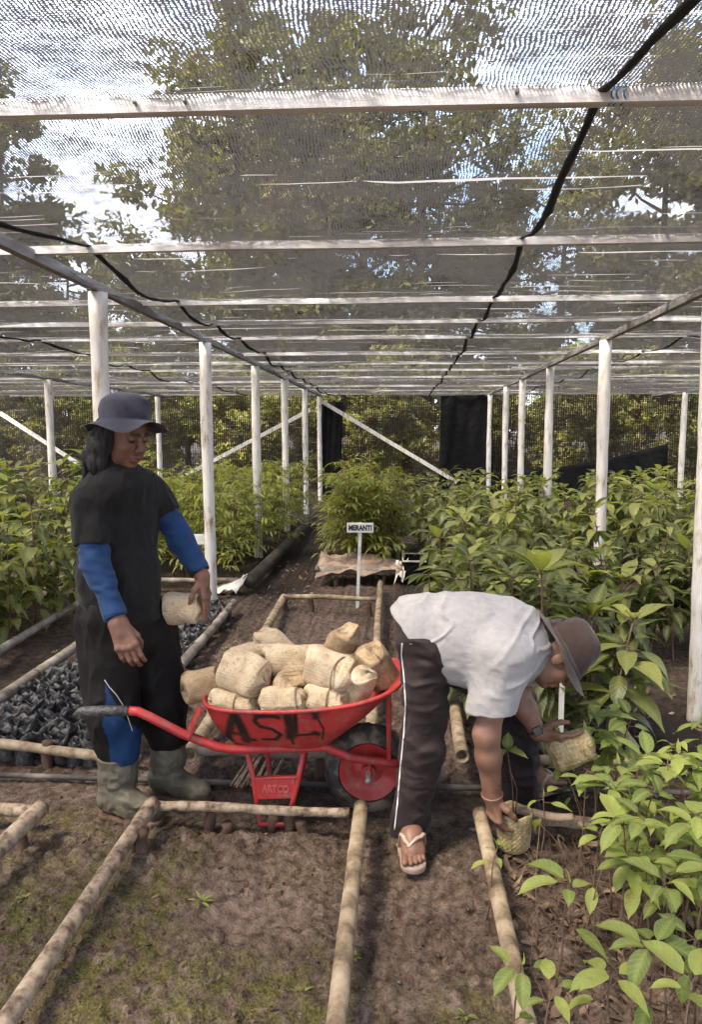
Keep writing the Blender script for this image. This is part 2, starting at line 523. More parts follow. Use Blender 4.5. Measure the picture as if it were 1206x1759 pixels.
def net_z(x, y):
    x, y = np.asarray(x, float), np.asarray(y, float)
    z = np.full(np.broadcast(x, y).shape, NET_Z)
    for a, bb in zip(BARS[:-1], BARS[1:]):
        t = (y - a) / (bb - a)
        s = np.where((t > 0) & (t < 1), 4 * t * (1 - t), 0)
        z = z - s * (0.06 + 0.022 * (bb - a)) * (0.8 + 0.5 * vnoise(np.stack([x * 0.9, y * 0 + a * 3.1, y * 0], -1), 3))
    return z - 0.012 * np.abs(vnoise(np.stack([x * 1.7, y * 2.6, 0 * x], -1), 8)) - 0.008 * np.abs(vnoise(np.stack([x * 5, y * 3.2, 0 * x], -1), 18))

nx = np.arange(-9.0, 9.01, 0.12)
ny = np.arange(-3.0, 17.3, 0.08)
NX, NY = np.meshgrid(nx, ny, indexing='ij')
NZ = net_z(NX, NY)
a_, b_ = NX.shape
ii, jj = np.meshgrid(np.arange(a_ - 1), np.arange(b_ - 1), indexing='ij')
k0 = (ii * b_ + jj).ravel()
obj('roof_net', (np.stack([NX.ravel(), NY.ravel(), NZ.ravel()], 1), np.stack([k0, k0 + b_, k0 + b_ + 1, k0 + 1], 1)), M['roof_net'], house)

for i, yb in enumerate(BARS):
    segs = []
    x0 = -9.0
    while x0 < 9.0:                                # battens nailed end over end, each a little off line
        x1 = x0 + rng.uniform(3.2, 4.6)
        if 9.0 - x1 < 2: x1 = 9.0
        dz0, dz1 = rng.normal(0, 0.006, 2)
        segs.append(beam((x0, yb + rng.normal(0, 0.006), NET_Z - 0.026 + dz0 - 0.003), (x1 + 0.0, yb + rng.normal(0, 0.006), NET_Z - 0.026 + dz1 - 0.003), 0.034, 0.042 if i < 3 else 0.035, 8, 0.0015))
        x0 = x1 + 0.001
    obj('crossbar', merge(segs), M['white_batten'], house, smooth=False)

def post(x, y, r, top=2.335, lean=(0, 0), z0=-0.25):
    n = 22
    t = np.linspace(0, 1, n)
    pts = np.stack([x + lean[0] * (1 - t) + 0.006 * np.sin(t * 5 + x * 7), y + lean[1] * (1 - t) + 0 * t, z0 + (top - z0) * t], 1)
    rr = r * (1 + 0.05 * np.sin(t * 9 + y)) * (1 + 0.03 * rng.normal(size=n))
    return obj('post', tube(pts, rr, 16), M['white_paint'], house)

LEFT = [(-1.715, 1.75), (-1.70, 4.22), (-1.70, 6.6), (-1.70, 8.95), (-1.70, 11.3), (-1.71, 13.9), (-1.72, 16.6)]
for i, (x, y) in enumerate(LEFT):
    post(x, y, 0.052)
RIGHT = [(1.795, 4.42, 2.29), (1.80, 6.6, 2.33), (1.90, 9.4, 2.335), (1.93, 11.6, 2.335), (1.93, 13.3, 2.335), (2.02, 16.3, 2.335)]
for i, (x, y, tp) in enumerate(RIGHT):
    post(x, y, 0.053 if i == 0 else 0.050, tp, (0.02, 0) if i == 0 else (0, 0))
for x, y in ((-5.3, 11.1), (-5.35, 13.9), (-5.4, 16.6), (5.75, 15.3)):
    post(x, y, 0.058)
obj('beam', merge([beam((-1.715, -3, 2.362), (-1.70, 8.3, 2.366), 0.045, 0.05, 10, 0.002), beam((-1.70, 8.301, 2.366), (-1.72, 17.2, 2.362), 0.045, 0.05, 8, 0.002)]), M['beam_wood'], house, smooth=False)
obj('beam', merge([beam((1.60, 1.0, 2.31), (1.82, 7.0, 2.358), 0.045, 0.05, 8, 0.002), beam((1.82, 7.001, 2.358), (2.03, 17.2, 2.362), 0.045, 0.05, 8, 0.002)]), M['beam_wood'], house, smooth=False)
for x in (-5.35, 5.75):
    obj('beam', beam((x, -3, 2.364), (x, 17.2, 2.364), 0.045, 0.05, 12, 0.003), M['beam_wood'], house, smooth=False)
for a, bb in (((550, 688), (785, 828)), ((533, 704), (300, 826)), ((0, 710), (136, 798))):
    p, q = P(*a, 16.75), P(*bb, 16.75)
    obj('brace', beam(p, q, 0.04, 0.085, 4, 0.002), M['white_paint'], house, smooth=False)

# seams where two widths of net overlap, black and bunched
def seam(pix, r):
    xy = [G(px, py, 2.40) for px, py in pix]
    ys = np.array([q[1] for q in xy])
    xs = np.array([q[0] for q in xy])
    yy = np.linspace(-2.5, 17.0, 300)
    o_ = np.argsort(ys)
    xx = np.interp(yy, ys[o_], xs[o_])
    zz = net_z(xx, yy) - 0.012
    return obj('net_seam', tube(np.stack([xx + 0.006 * np.sin(yy * 7), yy, zz], 1), r * (1 + 0.35 * vnoise(np.stack([yy * 9, yy * 0, yy * 0], 1), 4)), 6, True, 0.5), M['rope'], house)
seam([(1190, -60), (1145, 0), (1020, 172), (905, 400), (850, 510), (815, 560), (770, 635)], 0.015)
seam([(-60, 325), (0, 350), (100, 388), (270, 500), (360, 548), (430, 592), (530, 655)], 0.017)
seam([(-60, 560), (30, 572), (130, 602), (270, 640), (380, 665)], 0.018)
seam([(1300, 540), (1180, 575), (1080, 612), (960, 650)], 0.014)

# end wall of net with folds
wx_ = np.arange(-12, 12.01, 0.06)
wz_ = np.linspace(-0.1, 2.43, 30)
WX, WZ = np.meshgrid(wx_, wz_, indexing='ij')
WY = 17.25 + 0.05 * np.sin(WX * 4.1 + 0.8 * np.sin(WX * 1.3)) * (1.1 - WZ / 2.43) + 0.03 * vnoise(np.stack([WX * 2, WZ * 1.5, 0 * WX], -1), 6)
a_, b_ = WX.shape
ii, jj = np.meshgrid(np.arange(a_ - 1), np.arange(b_ - 1), indexing='ij')
k0 = (ii * b_ + jj).ravel()
wallF = np.stack([k0, k0 + b_, k0 + b_ + 1, k0 + 1], 1)
obj('end_net', (np.stack([WX.ravel(), WY.ravel(), WZ.ravel()], 1), wallF), M['wall_net'], house)

def tarp(name, label, c4, Y, sag=0.05):
    """black sheet hung on the end net; corners as image bearings tl, tr, br, bl"""
    c = [P(x, y, Y) for x, y in c4]
    n_, k_ = 30, 16
    V = []
    for i in range(n_ + 1):
        for j in range(k_ + 1):
            s, t = i / n_, j / k_
            p = (c[0] * (1 - s) + c[1] * s) * (1 - t) + (c[3] * (1 - s) + c[2] * s) * t
            p = p + np.array([0, -0.04 - 0.03 * math.sin(s * 7 + 1.5 * t + math.sin(s * 3)) + 0.012 * math.sin(s * 23 + t * 4), -sag * math.sin(math.pi * s) * (1 - t)])
            V.append(p)
    F = [(i * (k_ + 1) + j, (i + 1) * (k_ + 1) + j, (i + 1) * (k_ + 1) + j + 1, i * (k_ + 1) + j + 1) for i in range(n_) for j in range(k_)]
    o = obj(name, (np.array(V), F), M['tarp'])
    s_ = o.modifiers.new('thick', 'SOLIDIFY')
    s_.thickness = 0.006
    return set_tag(o, label, 'tarp')
tarp('black_tarp', 'tall black tarp hung on the end netting between the two rows of posts', [(758, 676), (845, 678), (848, 860), (752, 860)], 17.0, 0.02)
tarp('black_tarp', 'low black tarp slung across the end netting, rising towards its right end', [(845, 812), (1146, 762), (1140, 905), (846, 905)], 16.9, 0.12)
tarp('black_tarp', 'narrow black tarp strip hanging behind the last posts of the row by the fine-leaved bed', [(548, 690), (590, 690), (585, 860), (550, 860)], 17.05, 0.0)

# ------------------------------------------------------------------ trees beyond the netting
def leaf_cards(cent, size, droop=0.5, tone_lo=0.1, tone_hi=0.9):
    """folded diamond leaves, four faces each side of a rib"""
    n = len(cent)
    d = rng.normal(size=(n, 3))
    d[:, 2] -= droop
    d /= np.linalg.norm(d, axis=1)[:, None]
    s = np.cross(d, rng.normal(size=(n, 3)))
    s /= np.linalg.norm(s, axis=1)[:, None]
    L = size * rng.uniform(0.6, 1.3, n)[:, None]
    up = np.cross(s, d)
    a = cent - d * L * 0.5
    e = cent + d * L * 0.5
    l = cent + s * L * 0.24 + up * L * 0.06
    r = cent - s * L * 0.24 + up * L * 0.06
    V = np.stack([a, l, e, r], 1).reshape(-1, 3)
    k = np.arange(n) * 4
    F = np.concatenate([np.stack([k, k + 1, k + 2], 1), np.stack([k, k + 2, k + 3], 1)])
    tone = np.repeat(rng.uniform(tone_lo, tone_hi, n), 4)
    return V, F, tone

def tree_parts(h, spread, first, nclump, nleaf, leaf, seed, mat):
    global rng
    rng = np.random.default_rng(seed)
    t = np.linspace(0, 1, 14)
    tr = np.stack([0.25 * np.sin(t * 3 + seed), 0.2 * np.cos(t * 2.4 + seed) - 0.2, t * h * 0.93], 1)
    parts = [tube(tr, 0.16 * (1 - t * 0.85) * h / 10, 9)]
    cents = []
    for k in range(nclump):
        tt = first + (1 - first) * (k + rng.uniform(0, 1)) / nclump
        base = np.array([np.interp(tt, t, tr[:, i]) for i in range(3)])
        an = rng.uniform(0, 2 * math.pi)
        reach = spread * (1.05 - 0.75 * abs(tt - 0.62) / 0.5) * rng.uniform(0.35, 1.0)
        tip = base + np.array([math.cos(an) * reach, math.sin(an) * reach, rng.uniform(-0.1, 0.6) * reach])
        mid = (base + tip) / 2 + np.array([0, 0, -0.08 * reach])
        parts.append(tube([base, mid, tip], [0.05 * h / 10, 0.03 * h / 10, 0.01], 5))
        for q, w in ((tip, 1.0), (mid * 0.35 + tip * 0.65, 0.7)):
            m_ = int(nleaf / nclump * (0.65 if w == 1 else 0.35))
            R = rng.uniform(0.35, 0.62) * spread * 0.5 * np.array([1, 1, 0.6])
            g_ = rng.normal(size=(m_, 3))
            g_ = g_ / np.linalg.norm(g_, axis=1)[:, None] * (rng.uniform(0, 1, m_) ** 0.5)[:, None]
            cents.append(q + g_ * R)
    V, F, tone = leaf_cards(np.concatenate(cents), leaf)
    return merge(parts), (V, F), tone

def make_tree(name, label, group, mat, *a):
    root = thing(name, label, 'tree', (0, 0, 0), 0, group)
    tr, cr, tone = tree_parts(*a, mat)
    obj('trunk', tr, M['bark'], root, local=True)
    obj('crown', cr, M[mat], root, smooth=False, attr={'tone': tone, 'rib': tone * 0}, local=True)
    return root

GT = 'trees beyond the shade house'
tall = [make_tree('broadleaf_tree', 'tall dark tree beyond the shade house, its crown blurred by the roof net', GT, 'leaf_tree', 13 + 2 * i, 3.6 + 0.5 * i, 0.12, 46, 8200, 0.36, 40 + i) for i in range(3)]
bushy = [make_tree('understorey_tree', 'low sunlit bushy tree standing right behind the end netting', 'bushy trees behind the end netting', 'leaf_forest', 5.2 + 0.7 * i, 2.3, 0.05, 26, 5200, 0.26, 60 + i) for i in range(2)]
# bearings (x of the trunk in the survey), distance, scale
spots = [(40, 27, 1.0), (130, 36, 0.75), (235, 24, 0.48), (330, 33, 0.62), (420, 27, 1.06), (500, 34, 1.15), (570, 25, 1.0), (640, 30, 1.15), (720, 26, 0.95), (800, 38, 1.0), (865, 30, 0.78),
         (960, 27, 0.72), (1040, 36, 0.85), (1120, 26, 0.95), (1200, 31, 1.15), (1290, 25, 1.0), (-60, 30, 1.1), (-150, 25, 1.0), (1400, 30, 1.1), (455, 40, 1.25), (690, 41, 1.05), (250, 42, 0.85)] + [(-100 + 130 * k, 50 + 3 * (k % 3), 0.8 + 0.1 * (k % 2)) for k in range(12)]
for i, (px, Y, s) in enumerate(spots):
    q = P(px, 741, Y)
    if i < 3:
        o = tall[i]
        o.location = (q[0], q[1], 0)
        o.scale = (s,) * 3
    else:
        o = dup(tall[i % 3], (q[0], q[1], 0), i * 1.7, s)
for i in range(34):
    x = -15 + i * 0.92 + rng.uniform(-0.4, 0.4)
    y = 19.6 + (i % 3) * 1.5 + rng.uniform(-0.4, 0.4)
    if i < 2:
        o = bushy[i]
        o.location = (x, y, 0)
        o.scale = (0.62,) * 3
    else:
        o = dup(bushy[i % 2], (x, y, 0), i * 2.1, 0.50 + 0.22 * ((i * 37) % 10) / 10)
rng = np.random.default_rng(11)

# ------------------------------------------------------------------ distance-field modelling for bodies and cloth
class Field:
    """a solid built from blended round cones and ellipsoids, meshed as one surface"""
    def __init__(self, vox):
        self.vox, self.ops = vox, []
    def cone(self, a, b, ra, rb, k=0.02, op='add', cut=None):
        a, b = np.asarray(a, float), np.asarray(b, float)
        R = max(ra, rb)
        def f(p):
            ab = b - a
            t = np.clip(((p - a) @ ab) / (ab @ ab + 1e-12), 0, 1)
            d = np.linalg.norm(p - a - t[..., None] * ab, axis=-1) - (ra + (rb - ra) * t)
            return d if cut is None else np.maximum(d, (p - cut[0]) @ nrm(cut[1]))
        self.ops.append((f, np.minimum(a, b) - R, np.maximum(a, b) + R, k, op))
        return self
    def chain(self, pts, rs, k=0.02, op='add'):
        for i in range(len(pts) - 1):
            self.cone(pts[i], pts[i + 1], rs[i], rs[i + 1], k, op)
        return self
    def ell(self, c, r, A=None, k=0.02, op='add'):
        c, r = np.asarray(c, float), np.asarray(r, float)
        A = np.eye(3) if A is None else np.asarray(A)
        def f(p):
            q = (p - c) @ A
            k0 = np.linalg.norm(q / r, axis=-1)
            k1 = np.linalg.norm(q / r ** 2, axis=-1) + 1e-9
            return np.where(k0 < 1e-6, -r.min(), k0 * (k0 - 1) / k1)
        h = np.sqrt(((np.abs(A) * r) ** 2).sum(1))
        self.ops.append((f, c - h, c + h, k, op))
        return self
    def half(self, c, n, reach, op='sub'):
        """cut away everything beyond the plane (c, n), within reach of c"""
        c, n = np.asarray(c, float), nrm(n)
        def f(p):
            d = -((p - c) @ n)
            return np.maximum(d, np.linalg.norm(p - c, axis=-1) - reach)
        self.ops.append((f, c - reach, c + reach, 0.002, op))
        return self
    def mesh(self, noise=None, shell=0.0):
        v = self.vox
        lo = np.min([o[1] for o in self.ops if o[4] == 'add'], 0) - 5 * v
        hi = np.max([o[2] for o in self.ops if o[4] == 'add'], 0) + 5 * v
        n = np.ceil((hi - lo) / v).astype(int) + 1
        D = np.full(n, 0.08, np.float32)
        for f, a, b, k, op in self.ops:
            mg = k + 4 * v
            i0 = np.clip(np.floor((a - mg - lo) / v).astype(int), 0, n)
            i1 = np.clip(np.ceil((b + mg - lo) / v).astype(int) + 1, 0, n)
            if (i1 <= i0).any(): continue
            ax = [lo[q] + v * np.arange(i0[q], i1[q]) for q in range(3)]
            p = np.stack(np.meshgrid(*ax, indexing='ij'), -1)
            d = f(p).astype(np.float32)
            s = D[i0[0]:i1[0], i0[1]:i1[1], i0[2]:i1[2]]
            if op == 'sub':
                d = -d
                h = np.clip(0.5 - 0.5 * (d - s) / k, 0, 1)
                s[...] = d * (1 - h) + s * h + k * h * (1 - h)
                s[...] = np.maximum(s, np.minimum(d, 0.08))
            else:
                h = np.clip(0.5 + 0.5 * (s - d) / k, 0, 1)
                s[...] = s * (1 - h) + d * h - k * h * (1 - h)
        gr = openvdb.FloatGrid(0.08)
        gr.copyFromArray(np.ascontiguousarray(D))
        pts, quads = gr.convertToQuads(0.0)
        V = np.asarray(pts, float) * v + lo
        F = np.asarray(quads)[:, ::-1]
        # face the surface outwards
        e1, e2 = V[F[:, 1]] - V[F[:, 0]], V[F[:, 2]] - V[F[:, 0]]
        nn = np.cross(e1, e2)
        vol = (nn * V[F[:, 0]]).sum()
        if vol < 0:
            F = F[:, ::-1]
            nn = -nn
        if noise is not None:
            N = np.zeros_like(V)
            for q in range(4):
                np.add.at(N, F[:, q], nn)
            N /= np.linalg.norm(N, axis=1)[:, None] + 1e-12
            V = V + N * noise(V)[:, None]
        return V, F

def folds(scale, amp, seed, stretch=(1, 1, 1), ridge=True, A=None):
    st = np.asarray(stretch, float)
    def f(V):
        q = V if A is None else V @ np.asarray(A)
        q = q * st * scale
        q = q + 0.35 * np.stack([vnoise(q * 0.6, seed + 1), vnoise(q * 0.6, seed + 2), vnoise(q * 0.6, seed + 3)], -1)
        n = vnoise(q, seed) + 0.5 * vnoise(q * 2.1, seed + 5)
        if ridge:
            n = 1 - np.abs(n) * 2
        return amp * n
    return f

def plus(*fs):
    return lambda V: sum(f(V) for f in fs)

def build_head(B, c, A, s=1.0):
    def H(f, l, u): return np.asarray(c) + s * (A @ np.array([f, l, u], float))
    E = lambda p, r, k=0.02, op='add': B.ell(H(*p), np.array(r) * s, A, k * s, op)
    E((-0.012, 0, 0.04), (0.098, 0.078, 0.088))
    E((0.028, 0, -0.045), (0.060, 0.062, 0.078), 0.03)
    E((0.066, 0, -0.098), (0.022, 0.026, 0.018), 0.025)
    for q in (-1, 1):
        E((0.052, q * 0.040, -0.030), (0.032, 0.026, 0.032), 0.02)
        E((0.030, q * 0.052, -0.070), (0.035, 0.016, 0.035), 0.02)
        E((0.098, q * 0.031, 0.010), (0.016, 0.019, 0.013), 0.012, 'sub')
        E((0.074, q * 0.031, 0.009), (0.015, 0.018, 0.013), 0.004)
        E((0.097, q * 0.014, -0.030), (0.012, 0.009, 0.009), 0.006)
        E((-0.004, q * 0.079, -0.008), (0.020, 0.009, 0.032), 0.006)
        B.cone(H(0.086, q * 0.012, 0.034), H(0.074, q * 0.045, 0.036), 0.010 * s, 0.008 * s, 0.012 * s)
    B.cone(H(0.086, 0, 0.018), H(0.108, 0, -0.022), 0.008 * s, 0.0125 * s, 0.010 * s)
    B.cone(H(0.089, -0.018, -0.060), H(0.089, 0.018, -0.060), 0.0075 * s, 0.0075 * s, 0.006 * s)
    B.cone(H(0.096, -0.008, -0.056), H(0.096, 0.008, -0.056), 0.006 * s, 0.006 * s, 0.006 * s)
    B.cone(H(0.088, -0.014, -0.073), H(0.088, 0.014, -0.073), 0.0085 * s, 0.0085 * s, 0.006 * s)
    return H

def build_hand(B, wrist, d, n, thumb, curl, s=1.0, spread=0.06, thumb_curl=0.5, r_w=0.026, out=0.68):
    """wrist point, direction of the metacarpals, palm normal (fingers curl towards it), thumb side"""
    d = nrm(d)
    t = nrm(thumb - d * (np.asarray(thumb) @ d))
    n = nrm(np.asarray(n) - d * (np.asarray(n) @ d) - t * (np.asarray(n) @ t))
    wrist = np.asarray(wrist, float)
    offs = [0.030, 0.010, -0.010, -0.029]
    pal = [0.088, 0.092, 0.087, 0.078]
    lens = [(0.043, 0.025, 0.021), (0.047, 0.029, 0.022), (0.043, 0.027, 0.021), (0.034, 0.020, 0.018)]
    for i in range(4):
        kn = wrist + s * (d * pal[i] + t * offs[i])
        B.cone(wrist + s * t * offs[i] * 0.55, kn, 0.0155 * s, 0.0115 * s, 0.012 * s)
        B.ell(kn - n * 0.004 * s, np.array([0.0105] * 3) * s, None, 0.006 * s)
        dirf = nrm(d + t * spread * (1.5 - i))
        a = 0.0
        p = kn
        c3 = curl[i] if hasattr(curl[i], '__len__') else (curl[i], curl[i] * 1.15, curl[i] * 0.8)
        for L, cu, ra, rb in zip(lens[i], c3, (0.0098, 0.0088, 0.0078), (0.0088, 0.0078, 0.0066)):
            a += cu
            q = p + s * L * (dirf * math.cos(a) + n * math.sin(a))
            B.cone(p, q, ra * s, rb * s, 0.0025 * s)
            p = q
    th0 = wrist + s * (d * 0.022 + t * 0.020 + n * 0.008)
    th1 = th0 + s * 0.042 * nrm(d * (1.3 - out) + t * out + n * 0.40)
    th2 = th1 + s * 0.032 * nrm(d * 0.85 + t * (0.35 - thumb_curl * 0.4) + n * (0.2 + thumb_curl))
    th3 = th2 + s * 0.026 * nrm(d * 0.85 + t * (0.1 - thumb_curl * 0.6) + n * (0.2 + thumb_curl))
    B.chain([th0, th1, th2, th3], [0.0165 * s, 0.0125 * s, 0.0105 * s, 0.0085 * s], 0.006 * s)
    B.cone(wrist, wrist + d * 0.03 * s, r_w * s, 0.022 * s, 0.02 * s)

def near_paint(V, pts, r):
    """0..1 closeness of vertices to a polyline"""
    pts = np.asarray(pts, float)
    best = np.full(len(V), 9.0)
    for a, b2 in zip(pts[:-1], pts[1:]):
        ab = b2 - a
        t = np.clip(((V - a) @ ab) / (ab @ ab + 1e-12), 0, 1)
        best = np.minimum(best, np.linalg.norm(V - a - t[:, None] * ab, axis=1))
    return np.clip(1.5 - best / r, 0, 1)

def skin_mat(name, lo_, hi_, lip, hairc):
    m, nt, nd, lk, b = new_mat(name)
    col = ramp(nt, texnoise(nt, 14, 5, 0.6), [(0.3, lo_), (0.7, hi_)])
    col = mixc(nt, attr_node(nt, 'lip'), col, lip)
    col = mixc(nt, attr_node(nt, 'brow'), col, hairc)
    lk.new(col, b.inputs['Base Color'])
    b.inputs['Roughness'].default_value = 0.48
    b.inputs['Specular IOR Level'].default_value = 0.4
    b.inputs['Subsurface Weight'].default_value = 0.12
    b.inputs['Subsurface Radius'].default_value = (0.012, 0.005, 0.003)
    b.inputs['Subsurface Scale'].default_value = 0.6
    bump(nt, b, texnoise(nt, 180, 3), 0.25, 0.002)
    return m

def cloth_mat(name, stops, scale=30, rough=0.85, sheen=0.15, weave=900):
    m, nt, nd, lk, b = new_mat(name)
    lk.new(ramp(nt, texnoise(nt, scale, 5, 0.65), stops), b.inputs['Base Color'])
    b.inputs['Roughness'].default_value = rough
    b.inputs['Specular IOR Level'].default_value = 0.25
    b.inputs['Sheen Weight'].default_value = sheen
    bump(nt, b, mth(nt, 'ADD', texnoise(nt, 55, 4), mth(nt, 'MULTIPLY', texnoise(nt, weave, 1), 0.3)), 0.35, 0.006)
    return m

M['skin_dark'] = skin_mat('skin_dark', (0.13, 0.060, 0.038), (0.21, 0.105, 0.068), (0.19, 0.065, 0.05), (0.012, 0.008, 0.007))
M['skin_tan'] = skin_mat('skin_tan', (0.165, 0.082, 0.055), (0.255, 0.135, 0.094), (0.2, 0.07, 0.05), (0.012, 0.008, 0.007))
M['black_cloth'] = cloth_mat('black_cloth', [(0.3, (0.0065, 0.006, 0.006)), (0.7, (0.013, 0.012, 0.0118))], sheen=0.06)
M['blue_cloth'] = cloth_mat('blue_cloth', [(0.3, (0.006, 0.028, 0.090)), (0.7, (0.011, 0.046, 0.135))], 20, 0.7, 0.08)
M['black_trouser'] = cloth_mat('black_trouser', [(0.3, (0.0085, 0.006, 0.006)), (0.7, (0.019, 0.013, 0.012))], 12, 0.75)
M['brown_trouser'] = cloth_mat('brown_trouser', [(0.3, (0.0145, 0.0085, 0.0088)), (0.7, (0.031, 0.0185, 0.0185))], 14, 0.6, 0.06)
M['grey_cloth'] = cloth_mat('grey_cloth', [(0.3, (0.29, 0.275, 0.278)), (0.7, (0.36, 0.342, 0.345))], 40, 0.9)
M['navy_cloth'] = cloth_mat('navy_cloth', [(0.3, (0.018, 0.018, 0.032)), (0.7, (0.034, 0.033, 0.052))], 25)
M['brown_cloth'] = cloth_mat('brown_cloth', [(0.3, (0.036, 0.022, 0.018)), (0.7, (0.060, 0.038, 0.032))], 25)
M['hair'] = simple('hair', [(0.3, (0.003, 0.0025, 0.0025)), (0.7, (0.008, 0.0065, 0.006))], 60, 0.7, 0.6, 200, (1, 1, 0.15), 0.5, 0.006)
M['rubber_boot'] = simple('rubber_boot', [(0.32, (0.050, 0.038, 0.027)), (0.45, (0.085, 0.073, 0.050)), (0.58, (0.115, 0.102, 0.073)), (0.72, (0.19, 0.16, 0.12))], 9, 0.6, 0.3, 50)
M['piping'] = simple('piping', [(0.3, (0.6, 0.58, 0.56)), (0.7, (0.75, 0.73, 0.72))], 30, 0.7, 0.1)
M['foam_sandal'] = simple('foam_sandal', [(0.3, (0.22, 0.15, 0.12)), (0.7, (0.42, 0.31, 0.26))], 25, 0.8, 0.3)
M['strap_pale'] = simple('strap_pale', [(0.3, (0.36, 0.27, 0.2)), (0.7, (0.52, 0.42, 0.33))], 30, 0.7, 0.2)
M['watch'] = simple('watch', [(0.3, (0.008, 0.008, 0.009)), (0.7, (0.02, 0.02, 0.02))], 20, 0.25, 0)

def hat_mesh(c, A, rc=0.098, hc=0.11, brim=0.07, drop=0.03, wav=0.012, seed=0, nose=0.0, dome=False):
    """bucket hat: crown and waved brim; columns of A are forward, left, up"""
    prof = [(0.0, hc), (0.35 * rc, hc), (0.62 * rc, hc - 0.006), (0.78 * rc, hc - 0.015), (0.88 * rc, hc - 0.028), (0.94 * rc, hc - 0.046), (rc * 0.99, hc * 0.35), (rc * 1.02, 0.012), (rc * 1.035, 0.003), (rc * 1.04, 0.0)]
    if dome:
        prof = [(rc * q, hc * (1 - q ** 2.6) ** 0.62) for q in (0.0, 0.2, 0.4, 0.55, 0.68, 0.78, 0.86, 0.92, 0.96, 0.985, 0.997)] + [(rc * 1.0, 0.010), (rc * 1.03, 0.002), (rc * 1.04, 0.0)]
    n = 72
    rows = []
    for r, z in prof:
        rows.append((r, z, 0.0))
    for q in np.linspace(0.12, 1, 8):
        rows.append((rc * 1.04 + brim * q, -drop * q ** 0.8, q))
    V = []
    for r, z, q in rows:
        for k in range(n):
            an = 2 * math.pi * k / n
            w = wav * q * (math.sin(3 * an + seed) + 0.6 * math.sin(5 * an + 2 * seed))
            cr = 0.004 * math.sin(4 * an + seed + z * 60) * (r > 0.5 * rc) * (q == 0)
            rr = (r + cr) * (1 + nose * q * max(0, math.cos(an)))
            V.append(np.asarray(c) + A @ np.array([rr * 1.10 * math.cos(an), rr * 0.94 * math.sin(an), z + w]))
    F = []
    for i in range(len(rows) - 1):
        for k in range(n):
            F.append((i * n + k, (i + 1) * n + k, (i + 1) * n + (k + 1) % n, i * n + (k + 1) % n))
    V = np.array(V)
    V = V + 0.0022 * np.stack([vnoise(V * 40, seed + q) for q in (1, 2, 3)], 1) + 0.006 * np.stack([vnoise(V * 13, seed + q) for q in (4, 5, 6)], 1)
    return V, F

def on_surface(bvh, pix, off=0.0015):
    out = []
    for x, y in pix:
        d = Vector(nrm(bearing(x, y)).tolist())
        h = bvh.ray_cast(Vector(EYE.tolist()), d)
        if h[0] is not None:
            out.append(np.array(h[0]) - np.array(d) * off)
    return out

def densify(pix, n=8):
    pix = np.asarray(pix, float)
    out = []
    for a, b2 in zip(pix[:-1], pix[1:]):
        for t in np.linspace(0, 1, n, endpoint=False):
            out.append(tuple(a + (b2 - a) * t))
    return out + [tuple(pix[-1])]

def skinned(name, B, mat, root, H=None, noise=None):
    V, F = B.mesh(noise)
    at = {'lip': np.zeros(len(V)), 'brow': np.zeros(len(V))}
    if H is not None:
        for q in (-1, 1):
            at['brow'] = np.maximum(at['brow'], near_paint(V, [H(0.095, q * 0.014, 0.035), H(0.086, q * 0.046, 0.036)], 0.0065) * 0.9)
            at['brow'] = np.maximum(at['brow'], near_paint(V, [H(0.090, q * 0.017, 0.004), H(0.084, q * 0.046, 0.004)], 0.0045))
        at['lip'] = near_paint(V, [H(0.098, -0.02, -0.066), H(0.098, 0.02, -0.066)], 0.010)
        at['brow'] = np.maximum(at['brow'], 0.6 * near_paint(V, [H(0.099, -0.02, -0.0655), H(0.101, 0, -0.065), H(0.099, 0.02, -0.0655)], 0.0025))  # mouth crease: its shade put into the skin colour
        at['brow'] = np.maximum(at['brow'], 0.7 * near_paint(V, [H(0.108, -0.010, -0.038), H(0.108, 0.010, -0.038)], 0.003))  # nostrils: shade painted into the skin colour
    return obj(name, (V, F), mat, root, attr=at)

# ------------------------------------------------------------------ the standing man
manL = thing('person', 'person standing in navy bucket hat, black T-shirt, blue sleeves and muddy rubber boots', 'person', (-1.03, 2.88, 0.0))
Af = axes((0.80, -0.60, 0))
hc = P(213, 747, 2.85)
Ah = axes(nrm(np.array([0.84, -0.46, -0.36])))
nk = P(196, 806, 2.87)
rSh, rEl, rWr = P(152, 864, 2.76), P(163, 965, 2.71), P(203, 1072, 2.63)
lSh, lEl, lWr = P(258, 846, 3.00), P(310, 925, 3.00), P(347, 990, 2.95)
hipc = P(212, 1070, 2.88)
rHip, rKn, rAn = P(185, 1080, 2.82), P(193, 1225, 2.79), P(205, 1372, 2.81)
lHip, lKn, lAn = P(250, 1080, 2.94), P(278, 1210, 2.95), P(290, 1340, 2.97)
B = Field(0.0036)
H = build_head(B, hc, Ah)
B.chain([H(-0.02, 0, -0.05), nk, nk - (0, 0, 0.08)], [0.056, 0.058, 0.09], 0.03)
B.chain([nk - (0, 0, 0.09), hipc], [0.11, 0.13], 0.03)
B.cone(rSh, lSh, 0.055, 0.055, 0.03)
B.chain([rSh, rEl, rWr], [0.052, 0.042, 0.029], 0.02)
B.chain([lSh, lEl, lWr], [0.052, 0.042, 0.029], 0.02)
rD = nrm(P(218, 1112, 2.60) - rWr)
build_hand(B, rWr, rD, (-0.1, 1.0, -0.1), (1.0, 0.1, 0.0), [(0.30, 0.75, 0.5), (0.34, 0.8, 0.5), (0.36, 0.82, 0.5), (0.40, 0.85, 0.5)], 1.10, 0.01, 0.9, 0.027, 0.42)
lD = nrm(P(357, 1040, 2.94) - lWr)
build_hand(B, lWr, lD, (-1.0, -0.12, 0.0), (-0.1, -1.0, 0.0), [0.10, 0.14, 0.18, 0.22], 1.0, 0.04, 0.3)
